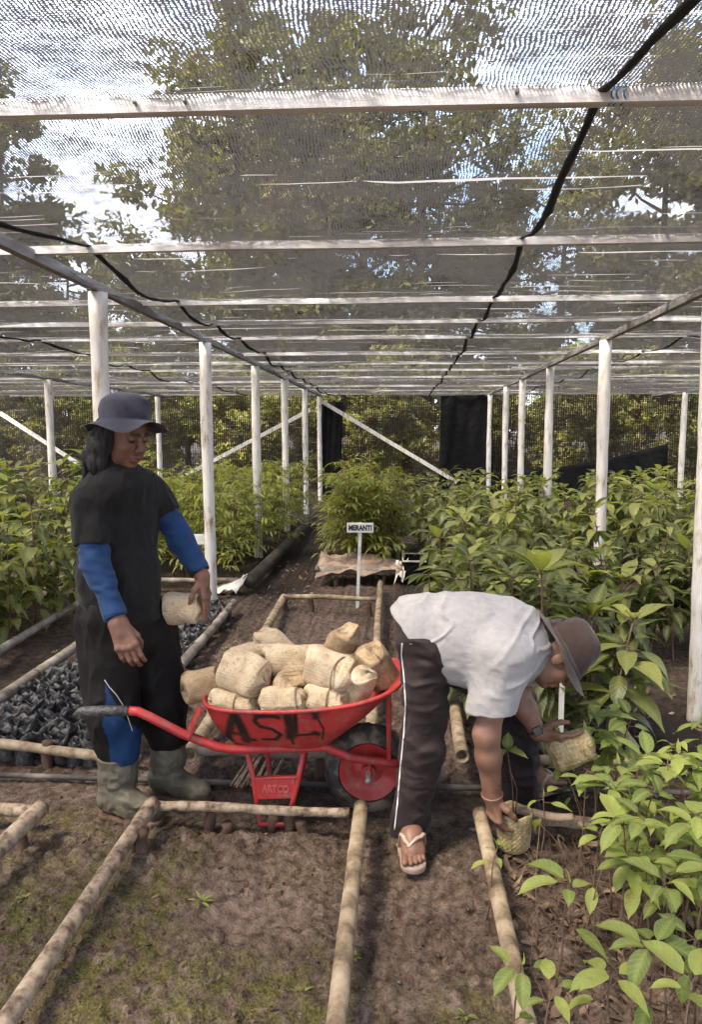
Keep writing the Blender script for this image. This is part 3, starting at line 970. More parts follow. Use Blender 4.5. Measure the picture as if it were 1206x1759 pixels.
for hp, kn_, an_ in ((rHip, rKn, rAn), (lHip, lKn, lAn)):
    B.chain([hp, kn_, an_], [0.065, 0.05, 0.04], 0.03)
bodyL = skinned('body', B, M['skin_dark'], manL, H)

def shirtL():
    e = 0.0
    S = Field(0.0045)
    S.cone(rSh, lSh, 0.064 + e, 0.064 + e, 0.05)
    S.ell(P(207, 890, 2.875), np.array([0.118, 0.160, 0.20]) + e, Af, 0.06)
    S.ell(P(206, 985, 2.875), np.array([0.138, 0.162, 0.20]) + e, Af, 0.06)
    S.chain([P(206, 985, 2.875), P(210, 1115, 2.88)], [0.138 + e, 0.150 + e], 0.05)
    S.cone(nk - (0, 0, 0.045), nk + (0, 0, 0.012), 0.105 + e, 0.066 + e, 0.06)
    S.cone(P(196, 842, 2.82), P(232, 838, 2.95), 0.088 + e, 0.075 + e, 0.05)
    a = rSh + (rEl - rSh) * 0.70
    S.cone(rSh, a + (a - rSh) * 0.35, 0.068 + e, 0.071 + e, 0.022, 'add', (a, rEl - rSh + np.array([0, 0, -0.1])))
    c = lSh + (lEl - lSh) * 0.48
    S.cone(lSh, c + (c - lSh) * 0.35, 0.066 + e, 0.065 + e, 0.022, 'add', (c, lEl - lSh))
    return S, a, c
S, ca, cc = shirtL()
S.half(P(210, 1062, 2.88), (0.05, 0, -1), 0.40)
S.cone(nk + (0, 0, 0.01), nk + (0, 0, 0.14), 0.064, 0.09, 0.004, 'sub')
fl = plus(folds(6, 0.009, 3, (1, 1, 0.5)), folds(12, 0.006, 9, (1, 1, 0.6)), folds(26, 0.002, 10, (1, 1, 0.6)))
shirt = obj('tshirt', S.mesh(fl), M['black_cloth'], manL)
S = Field(0.004)
S.chain([rSh + (rEl - rSh) * 0.35, rEl, rWr - (rWr - rEl) * 0.10], [0.060, 0.053, 0.040], 0.03)
S.half(rWr - (rWr - rEl) * 0.10, rWr - rEl, 0.07)
wr = folds(9, 0.0055, 12, (0.8, 0.8, 2.2))
obj('sleeve', S.mesh(wr), M['blue_cloth'], manL)
S = Field(0.004)
S.chain([lSh + (lEl - lSh) * 0.2, lEl, lWr - (lWr - lEl) * 0.12], [0.058, 0.052, 0.041], 0.03)
S.half(lWr - (lWr - lEl) * 0.12, lWr - lEl, 0.07)
obj('sleeve', S.mesh(wr), M['blue_cloth'], manL)
for w0, w1, r in ((rEl, rWr, 0.0395), (lEl, lWr, 0.042)):
    d_ = w1 - w0
    q = 0.80 if w0 is rEl else 0.62
    S = Field(0.004)
    S.chain([w0 + d_ * (q + (0.06 if w0 is rEl else 0)), w0 + d_ * 0.90], [r + 0.002, r + 0.0005], 0.01)
    S.half(w0 + d_ * 0.905, d_, 0.07)
    obj('cuff', S.mesh(folds(14, 0.002, 2)), M['black_cloth'], manL)
S = Field(0.0045)
S.cone(hipc + (0, 0, 0.03), hipc - (0, 0, 0.05), 0.140, 0.140, 0.05)
S.chain([rHip + (0, 0, 0.03), rKn, rAn + (0, 0, 0.19)], [0.112, 0.094, 0.080], 0.035)
S.chain([lHip + (0, 0, 0.03), lKn, lAn + (0, 0, 0.19)], [0.110, 0.092, 0.074], 0.035)
S.half(rAn + (0, 0, 0.175), (0, 0, -1), 0.13)
S.half(lAn + (0, 0, 0.17), (0, 0, -1), 0.12)
Vt, Ft = S.mesh(plus(folds(7, 0.014, 21, (1, 1, 0.45)), folds(15, 0.005, 25, (1, 1, 0.6))))
panel = np.zeros(len(Vt))
m, nt, nd, lk, b = new_mat('panel_trouser')
base = ramp(nt, texnoise(nt, 12, 5), [(0.3, (0.0035, 0.0024, 0.0024)), (0.7, (0.0080, 0.0056, 0.0054))])
lk.new(mixc(nt, attr_node(nt, 'panel'), base, (0.009, 0.036, 0.105)), b.inputs['Base Color'])
b.inputs['Roughness'].default_value = 0.75
b.inputs['Specular IOR Level'].default_value = 0.25
M['panel_trouser'] = m
bvh = BVHTree.FromPolygons(Vt.tolist(), Ft.tolist())
ctr = on_surface(bvh, densify([(206, 1192), (211, 1230), (212, 1262), (211, 1290)], 6), 0)
xa, za = P(184, 1180, 2.72)[0], P(184, 1174, 2.72)[2]
xb, zb = P(228, 1258, 2.72)[0], P(228, 1258, 2.72)[2]
panel = ((Vt[:, 0] > xa + 0.004 * np.sin(Vt[:, 2] * 40)) & (Vt[:, 2] < za + (zb - za) * (Vt[:, 0] - xa) / (xb - xa)) & (Vt[:, 0] < rKn[0] + 0.115) & (Vt[:, 1] < 2.84)).astype(float)
obj('trousers', (Vt, Ft), M['panel_trouser'], manL, attr={'panel': panel})
ln = on_surface(bvh, densify([(179, 1168), (187, 1180), (199, 1193), (210, 1210), (219, 1232), (227, 1256)], 6))
if len(ln) > 3:
    obj('piping', tube(ln, 0.0015, 6), M['piping'], manL)
for an_, toe, heel, sh in ((rAn, G(262, 1400, 0.035), G(190, 1385, 0.04), 0.066), (lAn, G(345, 1364, 0.03), G(275, 1352, 0.04), 0.062)):
    S = Field(0.004)
    hl = heel + (0, 0, 0.015)
    tp = an_ + (0, 0, 0.20)
    S.chain([tp, an_ + (0, 0, 0.10), an_ * 0.4 + hl * 0.6 + (0, 0, 0.045)], [sh + 0.014, sh + 0.004, 0.056], 0.03)
    S.chain([hl + (0, 0, 0.012), hl * 0.5 + toe * 0.5 + (0, 0, 0.018), toe + (0, 0, 0.012)], [0.044, 0.047, 0.040], 0.035)
    S.half((toe + hl) / 2 * (1, 1, 0), (0, 0, -1), 0.3)
    S.half(tp + (0, 0, -0.01), (0, 0, 1), 0.12)
    bt = obj('boot', S.mesh(plus(folds(11, 0.005, 31, (1, 1, 1.7)), folds(30, 0.002, 33))), M['rubber_boot'], manL)
    S = Field(0.004)
    S.chain([hl * (1, 1, 0) + (0, 0, 0.012), (hl * 0.5 + toe * 0.5) * (1, 1, 0) + (0, 0, 0.012), toe * (1, 1, 0) + (0, 0, 0.012)], [0.049, 0.050, 0.044], 0.03)
    S.half(np.array([*((toe + hl) / 2)[:2], 0.022]), (0, 0, 1), 0.3)
    S.half(np.array([*((toe + hl) / 2)[:2], -0.004]), (0, 0, -1), 0.3)
    sl = obj('sole', S.mesh(folds(60, 0.002, 4)), M['stake'], bt)
Ahat = axes(nrm(np.array([0.80, -0.58, 0.02])), (0.0, 0.05, 1))
obj('bucket_hat', hat_mesh(H(-0.012, 0, 0.058), Ahat, 0.101, 0.100, 0.062, 0.034, 0.015, 1.0), M['navy_cloth'], manL)
S = Field(0.004)
S.chain([H(-0.075, 0.03, 0.04), H(-0.098, 0, -0.06), H(-0.112, -0.015, -0.15), H(-0.105, -0.025, -0.235)], [0.05, 0.055, 0.046, 0.022], 0.03)
S.chain([H(-0.02, -0.068, 0.03), H(-0.03, -0.078, -0.03), H(-0.055, -0.080, -0.11), H(-0.07, -0.075, -0.215)], [0.028, 0.028, 0.032, 0.014], 0.03)
S.chain([H(-0.02, 0.068, 0.03), H(-0.04, 0.075, -0.05), H(-0.06, 0.06, -0.12)], [0.026, 0.026, 0.02], 0.03)
S.chain([P(182, 735, 2.80), P(173, 768, 2.785), P(167, 798, 2.775), P(168, 822, 2.765)], [0.040, 0.034, 0.028, 0.012], 0.03)
obj('hair', S.mesh(folds(60, 0.006, 14, (1, 1, 0.15))), M['hair'], manL)
obj('chin_strap', tube([H(0.02, -0.084, 0.05), H(0.015, -0.082, -0.02), H(0.035, -0.068, -0.09), H(0.058, -0.035, -0.122), H(0.062, 0.0, -0.126)], 0.0035, 6), M['rope'], manL)

# ------------------------------------------------------------------ the bending man
manR = thing('person', 'person bending over in light grey T-shirt, brown bucket hat and dark track trousers', 'person', (0.25, 2.72, 0.0))
pel = P(738, 1092, 2.72)
chest = P(868, 1100, 2.74)
nShd, nEl, nWr = P(866, 1128, 2.58), P(836, 1262, 2.56), P(846, 1366, 2.60)
fShd, fEl, fWr = P(903, 1128, 2.88), P(890, 1192, 2.85), P(925, 1258, 2.81)
neck = P(918, 1105, 2.74)
hcR = P(962, 1126, 2.73)
AhR = axes(nrm(np.array([0.42, -0.16, -0.86])), (0.86, -0.05, 0.45))
nHip, nKn, nAn = P(726, 1112, 2.67), P(722, 1285, 2.66), np.array([0.062, 2.67, 0.105])
fHip, fKn, fAn = P(768, 1110, 2.84), P(880, 1205, 3.07), P(893, 1368, 3.04)
B = Field(0.0036)
H = build_head(B, hcR, AhR)
B.chain([H(-0.02, 0, -0.05), neck, chest + (0.02, 0, 0.02)], [0.058, 0.060, 0.09], 0.03)
B.chain([chest, pel], [0.11, 0.09], 0.03)
B.cone(nShd, fShd, 0.055, 0.055, 0.03)
B.chain([nShd, nEl, nEl * 0.65 + nWr * 0.35, nWr], [0.053, 0.044, 0.043, 0.034], 0.03)
B.chain([fShd, fEl, fEl * 0.6 + fWr * 0.4, fWr], [0.056, 0.046, 0.044, 0.030], 0.02)
nD = nrm(P(850, 1400, 2.60) - nWr)
build_hand(B, nWr, nD, (0.85, 0.45, 0.15), (0.5, -0.85, 0.1), [0.5, 0.45, 0.42, 0.4], 1.0, 0.05, 0.35, 0.03)
fD = nrm(P(962, 1272, 2.77) - fWr)
build_hand(B, fWr, fD, (0.1, 0.75, -0.65), (0.1, -0.55, 0.85), [0.40, 0.44, 0.46, 0.5], 1.0, 0.05, 0.3, 0.029)
B.chain([nHip, nKn, nAn], [0.06, 0.045, 0.04], 0.03)
B.chain([fHip, fKn, fAn], [0.06, 0.045, 0.04], 0.03)
for an_, toe, lat in ((nAn, np.array([0.072, 2.46, 0.045]), np.array([0.93, 0.1, 0])), (fAn, P(940, 1370, 3.12), np.array([0.3, 0.9, 0]))):
    toe = np.array([toe[0], toe[1], 0.045])
    hl = np.array([an_[0], an_[1] + 0.02, 0.055])
    fd = nrm((toe - hl) * (1, 1, 0))
    lt = np.array([-fd[1], fd[0], 0])
    B.chain([an_, hl, ], [0.042, 0.036], 0.03)
    mid = hl + fd * 0.10 + (0, 0, -0.002)
    B.chain([an_ - (0, 0, 0.02), mid + (0, 0, 0.012), hl + fd * 0.16 - (0, 0, 0.01)], [0.042, 0.036, 0.026], 0.03)
    for k_, (o_, L_, r_) in enumerate(((-0.032, 0.212, 0.0135), (-0.010, 0.216, 0.0095), (0.008, 0.208, 0.009), (0.024, 0.198, 0.0085), (0.038, 0.185, 0.008))):
        kn = hl + fd * 0.155 + lt * o_ * 0.85 - (0, 0, 0.014)
        B.cone(hl + fd * 0.06 + lt * o_ * 0.4, kn, 0.026, 0.014, 0.02)
        B.cone(kn, hl + fd * L_ + lt * o_ - (0, 0, 0.024), r_, r_ * 0.85, 0.003)
bodyR = skinned('body', B, M['skin_tan'], manR, H)

At = axes(nrm(chest - pel), (0, 0, 1))
S = Field(0.0045)
S.chain([P(722, 1082, 2.72), P(800, 1092, 2.73), P(868, 1100, 2.74)], [0.133, 0.144, 0.152], 0.07)
S.ell(P(805, 1108, 2.73), (0.19, 0.155, 0.138), At, 0.07)
S.cone(nShd, fShd, 0.088, 0.085, 0.06)
S.cone(P(868, 1098, 2.74), neck - (0.015, 0, 0), 0.14, 0.075, 0.05)
sc_ = nShd + (nEl - nShd) * 0.70
S.cone(nShd, nShd + (nEl - nShd) * 0.95, 0.092, 0.082, 0.05, 'add', (sc_, nEl - nShd + np.array([0.06, 0, 0.0])))
sf_ = fShd + (fEl - fShd) * 0.62
S.cone(fShd, fEl, 0.09, 0.078, 0.05, 'add', (sf_, fEl - fShd))
S.cone(sc_, nEl + (nEl - nShd) * 0.3, 0.062, 0.062, 0.004, 'sub')
S.half(P(740, 1128, 2.72), nrm(np.array([-0.72, 0, -0.62])), 0.30)
S.cone(neck - (0.01, 0, 0), neck + nrm(neck - chest) * 0.12, 0.060, 0.08, 0.004, 'sub')
obj('tshirt', S.mesh(plus(folds(5, 0.006, 41, (0.45, 1, 1.2)), lambda V: 0.008 * np.clip(1 - np.abs(vnoise(np.stack([V[:, 0] * 3 + V[:, 2] * 9, V[:, 1] * 3, V[:, 2] * 11 - V[:, 0] * 9], 1), 45)) * 5, 0, 1) ** 1.5, folds(24, 0.0018, 47, (0.6, 1, 1)))), M['grey_cloth'], manR)
S = Field(0.0045)
S.chain([P(728, 1092, 2.72), P(745, 1105, 2.72)], [0.100, 0.108], 0.05)
S.chain([nHip + (0.015, 0, 0), nKn + (0.01, 0, 0), nAn + (0.0, 0, -0.04)], [0.100, 0.069, 0.066], 0.04)
S.chain([fHip, fKn, fAn + (0.01, -0.01, -0.06)], [0.108, 0.085, 0.080], 0.04)
S.half(nAn + (0, 0, -0.062), (0, 0, -1), 0.14)
S.half(fAn + (0, 0, -0.085), (0, 0, -1), 0.12)
Vt, Ft = S.mesh(plus(folds(6, 0.011, 51, (1, 1, 1.0)), folds(12, 0.007, 55, (0.8, 0.8, 1.6))))
trR = obj('track_trousers', (Vt, Ft), M['brown_trouser'], manR)
bvh = BVHTree.FromPolygons(Vt.tolist(), Ft.tolist())
for path in ([(691, 1105), (690, 1125), (694, 1160), (697, 1210), (694, 1260), (688, 1320), (683, 1380), (678, 1425)],):
    ln = on_surface(bvh, densify(path, 8), 0.001)
    if len(ln) > 3:
        obj('piping', tube(ln, 0.0028, 6), M['piping'], manR)
for an_, toe in ((nAn, np.array([0.072, 2.46, 0.045])), (fAn, P(940, 1370, 3.12))):
    toe = np.array([toe[0], toe[1], 0.0])
    hl = np.array([an_[0], an_[1] + 0.02, 0.0])
    fd = nrm((toe - hl) * (1, 1, 0))
    S = Field(0.004)
    S.chain([hl - fd * 0.012 + (0, 0, 0.015), hl + fd * 0.09 + (0, 0, 0.012), hl + fd * 0.185 + (0, 0, 0.012)], [0.040, 0.042, 0.047], 0.04)
    S.half(np.array([hl[0], hl[1], 0.020]), (0, 0, 1), 0.3)
    S.half(np.array([hl[0], hl[1], -0.004]), (0, 0, -1), 0.3)
    sd = obj('sandal', S.mesh(), M['foam_sandal'], manR)
    lt = np.array([-fd[1], fd[0], 0])
    t0 = hl + fd * 0.165 + lt * -0.018 + (0, 0, 0.03)
    V_ = np.array([v.co for v in bodyR.data.vertices]) + ORG[manR.name]
    fb = BVHTree.FromPolygons(V_.tolist(), [tuple(p_.vertices) for p_ in bodyR.data.polygons])
    for q in (-1, 1):
        sp3_ = []
        for aa, bb_ in ((0.172, -0.016), (0.160, -0.010 + q * 0.006), (0.145, -0.006 + q * 0.020), (0.128, q * 0.032), (0.110, q * 0.040), (0.09, q * 0.046), (0.075, q * 0.050)):
            w_ = hl + fd * aa + lt * bb_
            h_ = fb.ray_cast(Vector((w_[0], w_[1], 0.11)), Vector((0, 0, -1)), 0.105)
            sp3_.append(np.array([w_[0], w_[1], (h_[0].z + 0.003) if h_[0] is not None else 0.022]))
        obj('strap', tube(sp3_, [0.005, 0.006, 0.008, 0.009, 0.009, 0.008, 0.007], 8, True, 0.6), M['strap_pale'], sd)
    for q in ():
        obj('strap', tube([t0, hl + fd * 0.148 + lt * (q * 0.012 - 0.012) + (0, 0, 0.056), hl + fd * 0.115 + lt * (q * 0.038 - 0.004) + (0, 0, 0.060), hl + fd * 0.07 + lt * q * 0.050 + (0, 0, 0.020)], [0.006, 0.009, 0.010, 0.008], 8, True, 0.6), M['foam_sandal'], sd)
AhatR = axes(nrm(np.array([0.46, -0.10, -0.86])), (0.87, -0.10, 0.46))
obj('bucket_hat', hat_mesh(H(-0.012, 0, 0.026), AhatR, 0.104, 0.128, 0.060, 0.018, 0.007, 2.2, 0.0, True), M['brown_cloth'], manR)
S = Field(0.004)
S.chain([H(-0.06, 0.0, 0.05), H(-0.088, 0, -0.02), H(-0.075, 0, -0.075)], [0.06, 0.052, 0.035], 0.03)
obj('hair', S.mesh(folds(70, 0.002, 14)), M['hair'], manR)
wd = nrm(fWr - fEl)
wp = fWr - wd * 0.012
Aw = axes(wd, (0.1, -0.7, 0.7))
ring = [wp + 0.034 * (Aw[:, 1] * math.cos(a) + Aw[:, 2] * math.sin(a)) for a in np.linspace(0, 2 * math.pi, 25)]
wt = obj('watch', tube(ring, [0.009] * 25, 8, False, 0.35), M['watch'], manR)
fc = nrm(EYE - wp)
fc = nrm(fc - wd * (fc @ wd))
Aw2 = np.stack([wd, np.cross(fc, wd), fc], 1)
obj('watch_face', box(wp + fc * 0.037, (0.034, 0.036, 0.010), Aw2), M['watch'], wt, smooth=False, bevel=0.003)
wb = nWr - nrm(nWr - nEl) * 0.004
Ab = axes(nrm(nWr - nEl))
obj('wristband', tube([wb + 0.037 * (Ab[:, 1] * math.cos(a) + Ab[:, 2] * math.sin(a)) for a in np.linspace(0, 2 * math.pi, 25)], 0.0045, 7, False), M['skin_tan'], manR)

# ------------------------------------------------------------------ wheelbarrow
def red_mat():
    m, nt, nd, lk, b = new_mat('red_paint')
    n = texnoise(nt, 9, 5, 0.65)
    col = ramp(nt, n, [(0.25, (0.14, 0.022, 0.020)), (0.40, (0.31, 0.022, 0.022)), (0.6, (0.42, 0.030, 0.030)), (0.8, (0.48, 0.065, 0.060))])
    dirt = ramp(nt, texnoise(nt, 26, 5, 0.7), [(0.50, (0, 0, 0)), (0.68, (0.7, 0.7, 0.7))])
    col = mixc(nt, dirt, col, (0.20, 0.115, 0.085))
    sp = attr_node(nt, 'spray')
    col = mixc(nt, ramp(nt, mth(nt, 'ADD', sp, mth(nt, 'MULTIPLY', mth(nt, 'SUBTRACT', texnoise(nt, 60, 3), 0.5), 0.35)), [(0.20, (0, 0, 0)), (0.80, (1, 1, 1))]), col, (0.010, 0.008, 0.008))
    lk.new(col, b.inputs['Base Color'])
    lk.new(ramp(nt, n, [(0.3, (0.6,) * 3), (0.7, (0.36,) * 3)]), b.inputs['Roughness'])
    bump(nt, b, texnoise(nt, 30, 4), 0.25, 0.006)
    return m
M['red_paint'] = red_mat()
M['tyre'] = simple('tyre', [(0.35, (0.012, 0.011, 0.010)), (0.48, (0.04, 0.033, 0.028)), (0.6, (0.17, 0.13, 0.10))], 9, 0.85, 0.5, 60)

barrow = thing('wheelbarrow', 'red wheelbarrow with black sprayed letters on its tray, piled with woven bags', 'wheelbarrow', (-0.4, 2.88, 0.0))
YN, YC, YF = 2.63, 2.88, 3.13                    # near handle, wheel plane, far handle
mirror = lambda p: np.array([p[0], 2 * YC - p[1], p[2]])
# tray: rim loop lofted down to a smaller bottom
xL, xR = P(338, 1218, 2.60)[0], P(690, 1150, YC)[0]
zL, zR = P(338, 1222, 2.60)[2], P(690, 1155, YC)[2]
bxL, bxR = P(392, 1280, 2.72)[0], P(566, 1282, 2.72)[0]
zB = P(470, 1284, 2.70)[2]
def loop(t):
    """t 0..1 round the rim from the back near corner; superellipse"""
    a = 2 * math.pi * t
    e = 0.42
    return math.copysign(abs(math.cos(a)) ** e, math.cos(a)), math.copysign(abs(math.sin(a)) ** e, math.sin(a))
nu, nv = 420, 60
_d = np.array([loop(q) for q in np.linspace(0, 1, 20001)])
_s = np.concatenate([[0], np.cumsum(np.linalg.norm(np.diff(_d * (1, 0.55), axis=0), axis=1))])
_t = np.interp(np.arange(nu) / nu * _s[-1], _s, np.linspace(0, 1, 20001))
V = []
for j in range(nv + 1):
    v = j / nv
    for i in range(nu):
        u, w = loop(_t[i])
        narrow = 1 - 0.20 * max(0, u) ** 2
        rx = (xL + xR) / 2 + (xR - xL) / 2 * u
        rx += -0.015 * (1 - w * w) * (u < -0.9)
        ry = YC + 0.285 * w * narrow
        s_ = (u + 1) / 2
        rz = zL + (zR - zL) * (0.10 * s_ + 0.90 * s_ ** 3.2)
        bx = (bxL + bxR) / 2 + (bxR - bxL) / 2 * u
        by = YC + 0.185 * w
        q = v ** 0.92
        bulge = 0.018 * math.sin(math.pi * v)
        V.append((rx + (bx - rx) * q + bulge * u, ry + (by - ry) * q + bulge * w, rz + (zB - rz) * v))
cx_, cy_ = (bxL + bxR) / 2, YC
base = len(V)
for f_ in (0.66, 0.33):
    for i in range(nu):
        x, y, z = V[nv * nu + i]
        V.append((cx_ + (x - cx_) * f_, cy_ + (y - cy_) * f_, zB - 0.004))
V.append((cx_, cy_, zB - 0.004))
F = []
for j in range(nv + 2):
    for i in range(nu):
        F.append((j * nu + i, j * nu + (i + 1) % nu, (j + 1) * nu + (i + 1) % nu, (j + 1) * nu + i))
top = (nv + 2) * nu
for i in range(nu):
    F.append((top + i, top + (i + 1) % nu, len(V) - 1))
V = np.array(V)
dent = 0.004 * vnoise(V * 7, 77)
V[:, 1] += dent * np.sign(V[:, 1] - YC)
bvh = BVHTree.FromPolygons(V.tolist(), F)
strokes = [
    ([(392, 1268), (396, 1245), (401, 1228)], 0.017), ([(401, 1228), (412, 1245), (424, 1272)], 0.020), ([(392, 1258), (418, 1262)], 0.012), ([(380, 1266), (395, 1268)], 0.016), ([(418, 1270), (436, 1271)], 0.012),
    ([(478, 1233), (462, 1226), (444, 1227), (437, 1238), (446, 1248), (468, 1253), (482, 1262), (474, 1270), (452, 1270)], 0.0085), ([(440, 1230), (470, 1229)], 0.012),
    ([(492, 1224), (498, 1245), (500, 1266)], 0.020), ([(500, 1266), (504, 1278)], 0.006), ([(506, 1222), (508, 1258)], 0.010), ([(502, 1264), (526, 1262), (544, 1261)], 0.0075), ([(540, 1259), (546, 1261)], 0.012),
    ([(540, 1218), (542, 1232)], 0.013), ([(544, 1232), (556, 1252), (554, 1270)], 0.0045)]
spray = np.zeros(len(V))
for path, r in strokes:
    pts = on_surface(bvh, densify(path, 7), 0)
    if len(pts) > 1:
        near = V[:, 1] < YC - 0.05
        sp_ = near_paint(V, pts, r * 1.15) / 1.5 * near
        spray = np.maximum(spray, np.clip(sp_ * 1.2, 0, 1))
tray = obj('tray', (V, F), M['red_paint'], barrow, attr={'spray': spray})
s_ = tray.modifiers.new('thick', 'SOLIDIFY')
s_.thickness, s_.offset = 0.004, 1.0
rim = [V[i] for i in range(0, nu, 2)] + [V[0]]
obj('rim', tube(rim, 0.0085, 8, False), M['red_paint'], barrow)
# handle tubes run from the grips under the tray and on as the fork to the axle
axle = P(634, 1318, YC)
for mm in (lambda p: np.array(p), mirror):
    pts = [P(218, 1221, YN), P(236, 1222, YN), P(258, 1232, YN), P(310, 1259, YN + 0.01), P(372, 1283, YN + 0.03), P(400, 1287, YN + 0.05), P(560, 1284, YN + 0.10), P(604, 1302, YN + 0.15), P(660, 1309, YN + 0.17), P(690, 1312, YN + 0.17)]
    h = obj('handle', tube([mm(p) for p in pts], 0.0175, 12), M['red_paint'], barrow)
    obj('grip', tube([mm(p) for p in (P(134, 1223, YN), P(140, 1222, YN), P(180, 1221, YN), P(222, 1221, YN))], [0.014, 0.0195, 0.0205, 0.0195], 12), M['black_plastic'], h)
    obj('bracket', beam(mm(P(322, 1266, YN + 0.01)), mm(P(345, 1216, YN + 0.03)), 0.05, 0.014), M['red_paint'], barrow, smooth=False, bevel=0.003)
    obj('fork_stay', beam(mm(P(668, 1310, YN + 0.17)), mm(P(668, 1188, YN + 0.12)), 0.018, 0.018), M['red_paint'], barrow, smooth=False, bevel=0.003)
    obj('axle_bracket', beam(mm(P(634, 1304, YN + 0.17)), mm(P(636, 1330, YN + 0.17)), 0.03, 0.008), M['red_paint'], barrow, smooth=False, bevel=0.002)
    # leg frame: two struts, foot bar
    YL = YN + 0.105
    leg = [P(424, 1288, YL), P(436, 1340, YL), P(443, 1392, YL), P(446, 1410, YL)]
    leg2 = [P(522, 1286, YL), P(512, 1340, YL), P(499, 1392, YL), P(495, 1410, YL)]
    lo_z = 0.014
    leg[-1][2] = leg2[-1][2] = lo_z
    lg = obj('leg', tube([mm(p) for p in leg + leg2[::-1]], 0.011, 8), M['red_paint'], barrow)
a_, b2_ = P(432, 1340, YN - 0.0), P(504, 1337, YN - 0.0)
pl = obj('brace_plate', merge([beam(P(438, 1356, YL - 0.002), P(508, 1354, YL - 0.002), 0.012, 0.080), beam(P(436, 1337, YL - 0.004), P(512, 1334, YL - 0.004), 0.02, 0.012)]), M['red_paint'], barrow, smooth=False, bevel=0.004)

def lettering(name, text, p, width, mat, parent, Rm=None, height=None, depth=0.0015, fname=None, bold=0.0):
    cu = bpy.data.curves.new(name, 'FONT')
    cu.body = text
    cu.align_x, cu.align_y = 'CENTER', 'CENTER'
    cu.extrude = depth
    cu.offset = bold
    tmp = bpy.data.objects.new(name + '_tmp', cu)
    C.objects.link(tmp)
    bpy.context.view_layer.update()
    me = bpy.data.meshes.new_from_object(tmp.evaluated_get(bpy.context.evaluated_depsgraph_get()))
    bpy.data.objects.remove(tmp)
    V = np.array([v.co for v in me.vertices])
    w = np.ptp(V[:, 0])
    hh = np.ptp(V[:, 1])
    V[:, :2] -= (V[:, :2].max(0) + V[:, :2].min(0)) / 2
    V[:, 0] *= width / w
    V[:, 1] *= (height / hh) if height else width / w
    R0 = np.array([[1, 0, 0], [0, 0, -1], [0, 1, 0]], float)       # upright, facing the camera side (-Y)
    V = V @ R0.T
    if Rm is not None:
        V = V @ np.asarray(Rm).T
    V = V + np.asarray(p)
    return obj(name, (V, [tuple(q.vertices) for q in me.polygons]), mat, parent, smooth=False)
M['red_worn'] = simple('red_worn', [(0.3, (0.42, 0.07, 0.065)), (0.7, (0.52, 0.14, 0.13))], 30, 0.5, 0.2)
lettering('lettering', 'ARTCO', P(473, 1355, YL - 0.010), 0.105, M['red_worn'], pl, height=0.030, bold=0.02)
# wheel
def lathe(prof, c, axis='Y', n=56):
    V, F = [], []
    for r, a in prof:
        for k in range(n):
            an = 2 * math.pi * k / n
            V.append(np.asarray(c) + (np.array([r * math.cos(an), a, r * math.sin(an)]) if axis == 'Y' else np.array([r * math.cos(an), r * math.sin(an), a])))
    for i in range(len(prof) - 1):
        for k in range(n):
            F.append((i * n + k, i * n + (k + 1) % n, (i + 1) * n + (k + 1) % n, (i + 1) * n + k))
    return np.array(V), F
RW = axle[2] - 0.004
wh = obj('wheel', lathe([(0.012, -0.05), (0.028, -0.05), (0.03, -0.018), (0.06, -0.012), (0.075, -0.022), (0.098, -0.03), (0.110, -0.045), (0.118, -0.048), (0.116, -0.03), (0.112, 0.0), (0.118, 0.048), (0.098, 0.03), (0.06, 0.012), (0.012, 0.05)], axle), M['red_paint'], barrow, sharp=40)
prof = []
for k in range(25):
    a = math.pi * (-0.08 + 1.16 * k / 24)
    prof.append((RW - 0.052 + 0.052 * math.sin(a), -0.050 * math.cos(a)))
V, F = lathe(prof, axle, n=96)
rr = np.hypot(V[:, 0] - axle[0], V[:, 2] - axle[2])
an = np.arctan2(V[:, 2] - axle[2], V[:, 0] - axle[0])
tread = np.where(rr > RW - 0.02, -0.005 * ((np.sin(an * 30 + np.sign(V[:, 1] - axle[1]) * 1.2) > 0.1)), 0)
V[:, 0] += tread * np.cos(an)
V[:, 2] += tread * np.sin(an)
obj('tyre', (V, F), M['tyre'], wh, sharp=50)
obj('axle', tube([axle - (0, 0.125, 0), axle + (0, 0.125, 0)], 0.011, 10), M['iron'], wh)

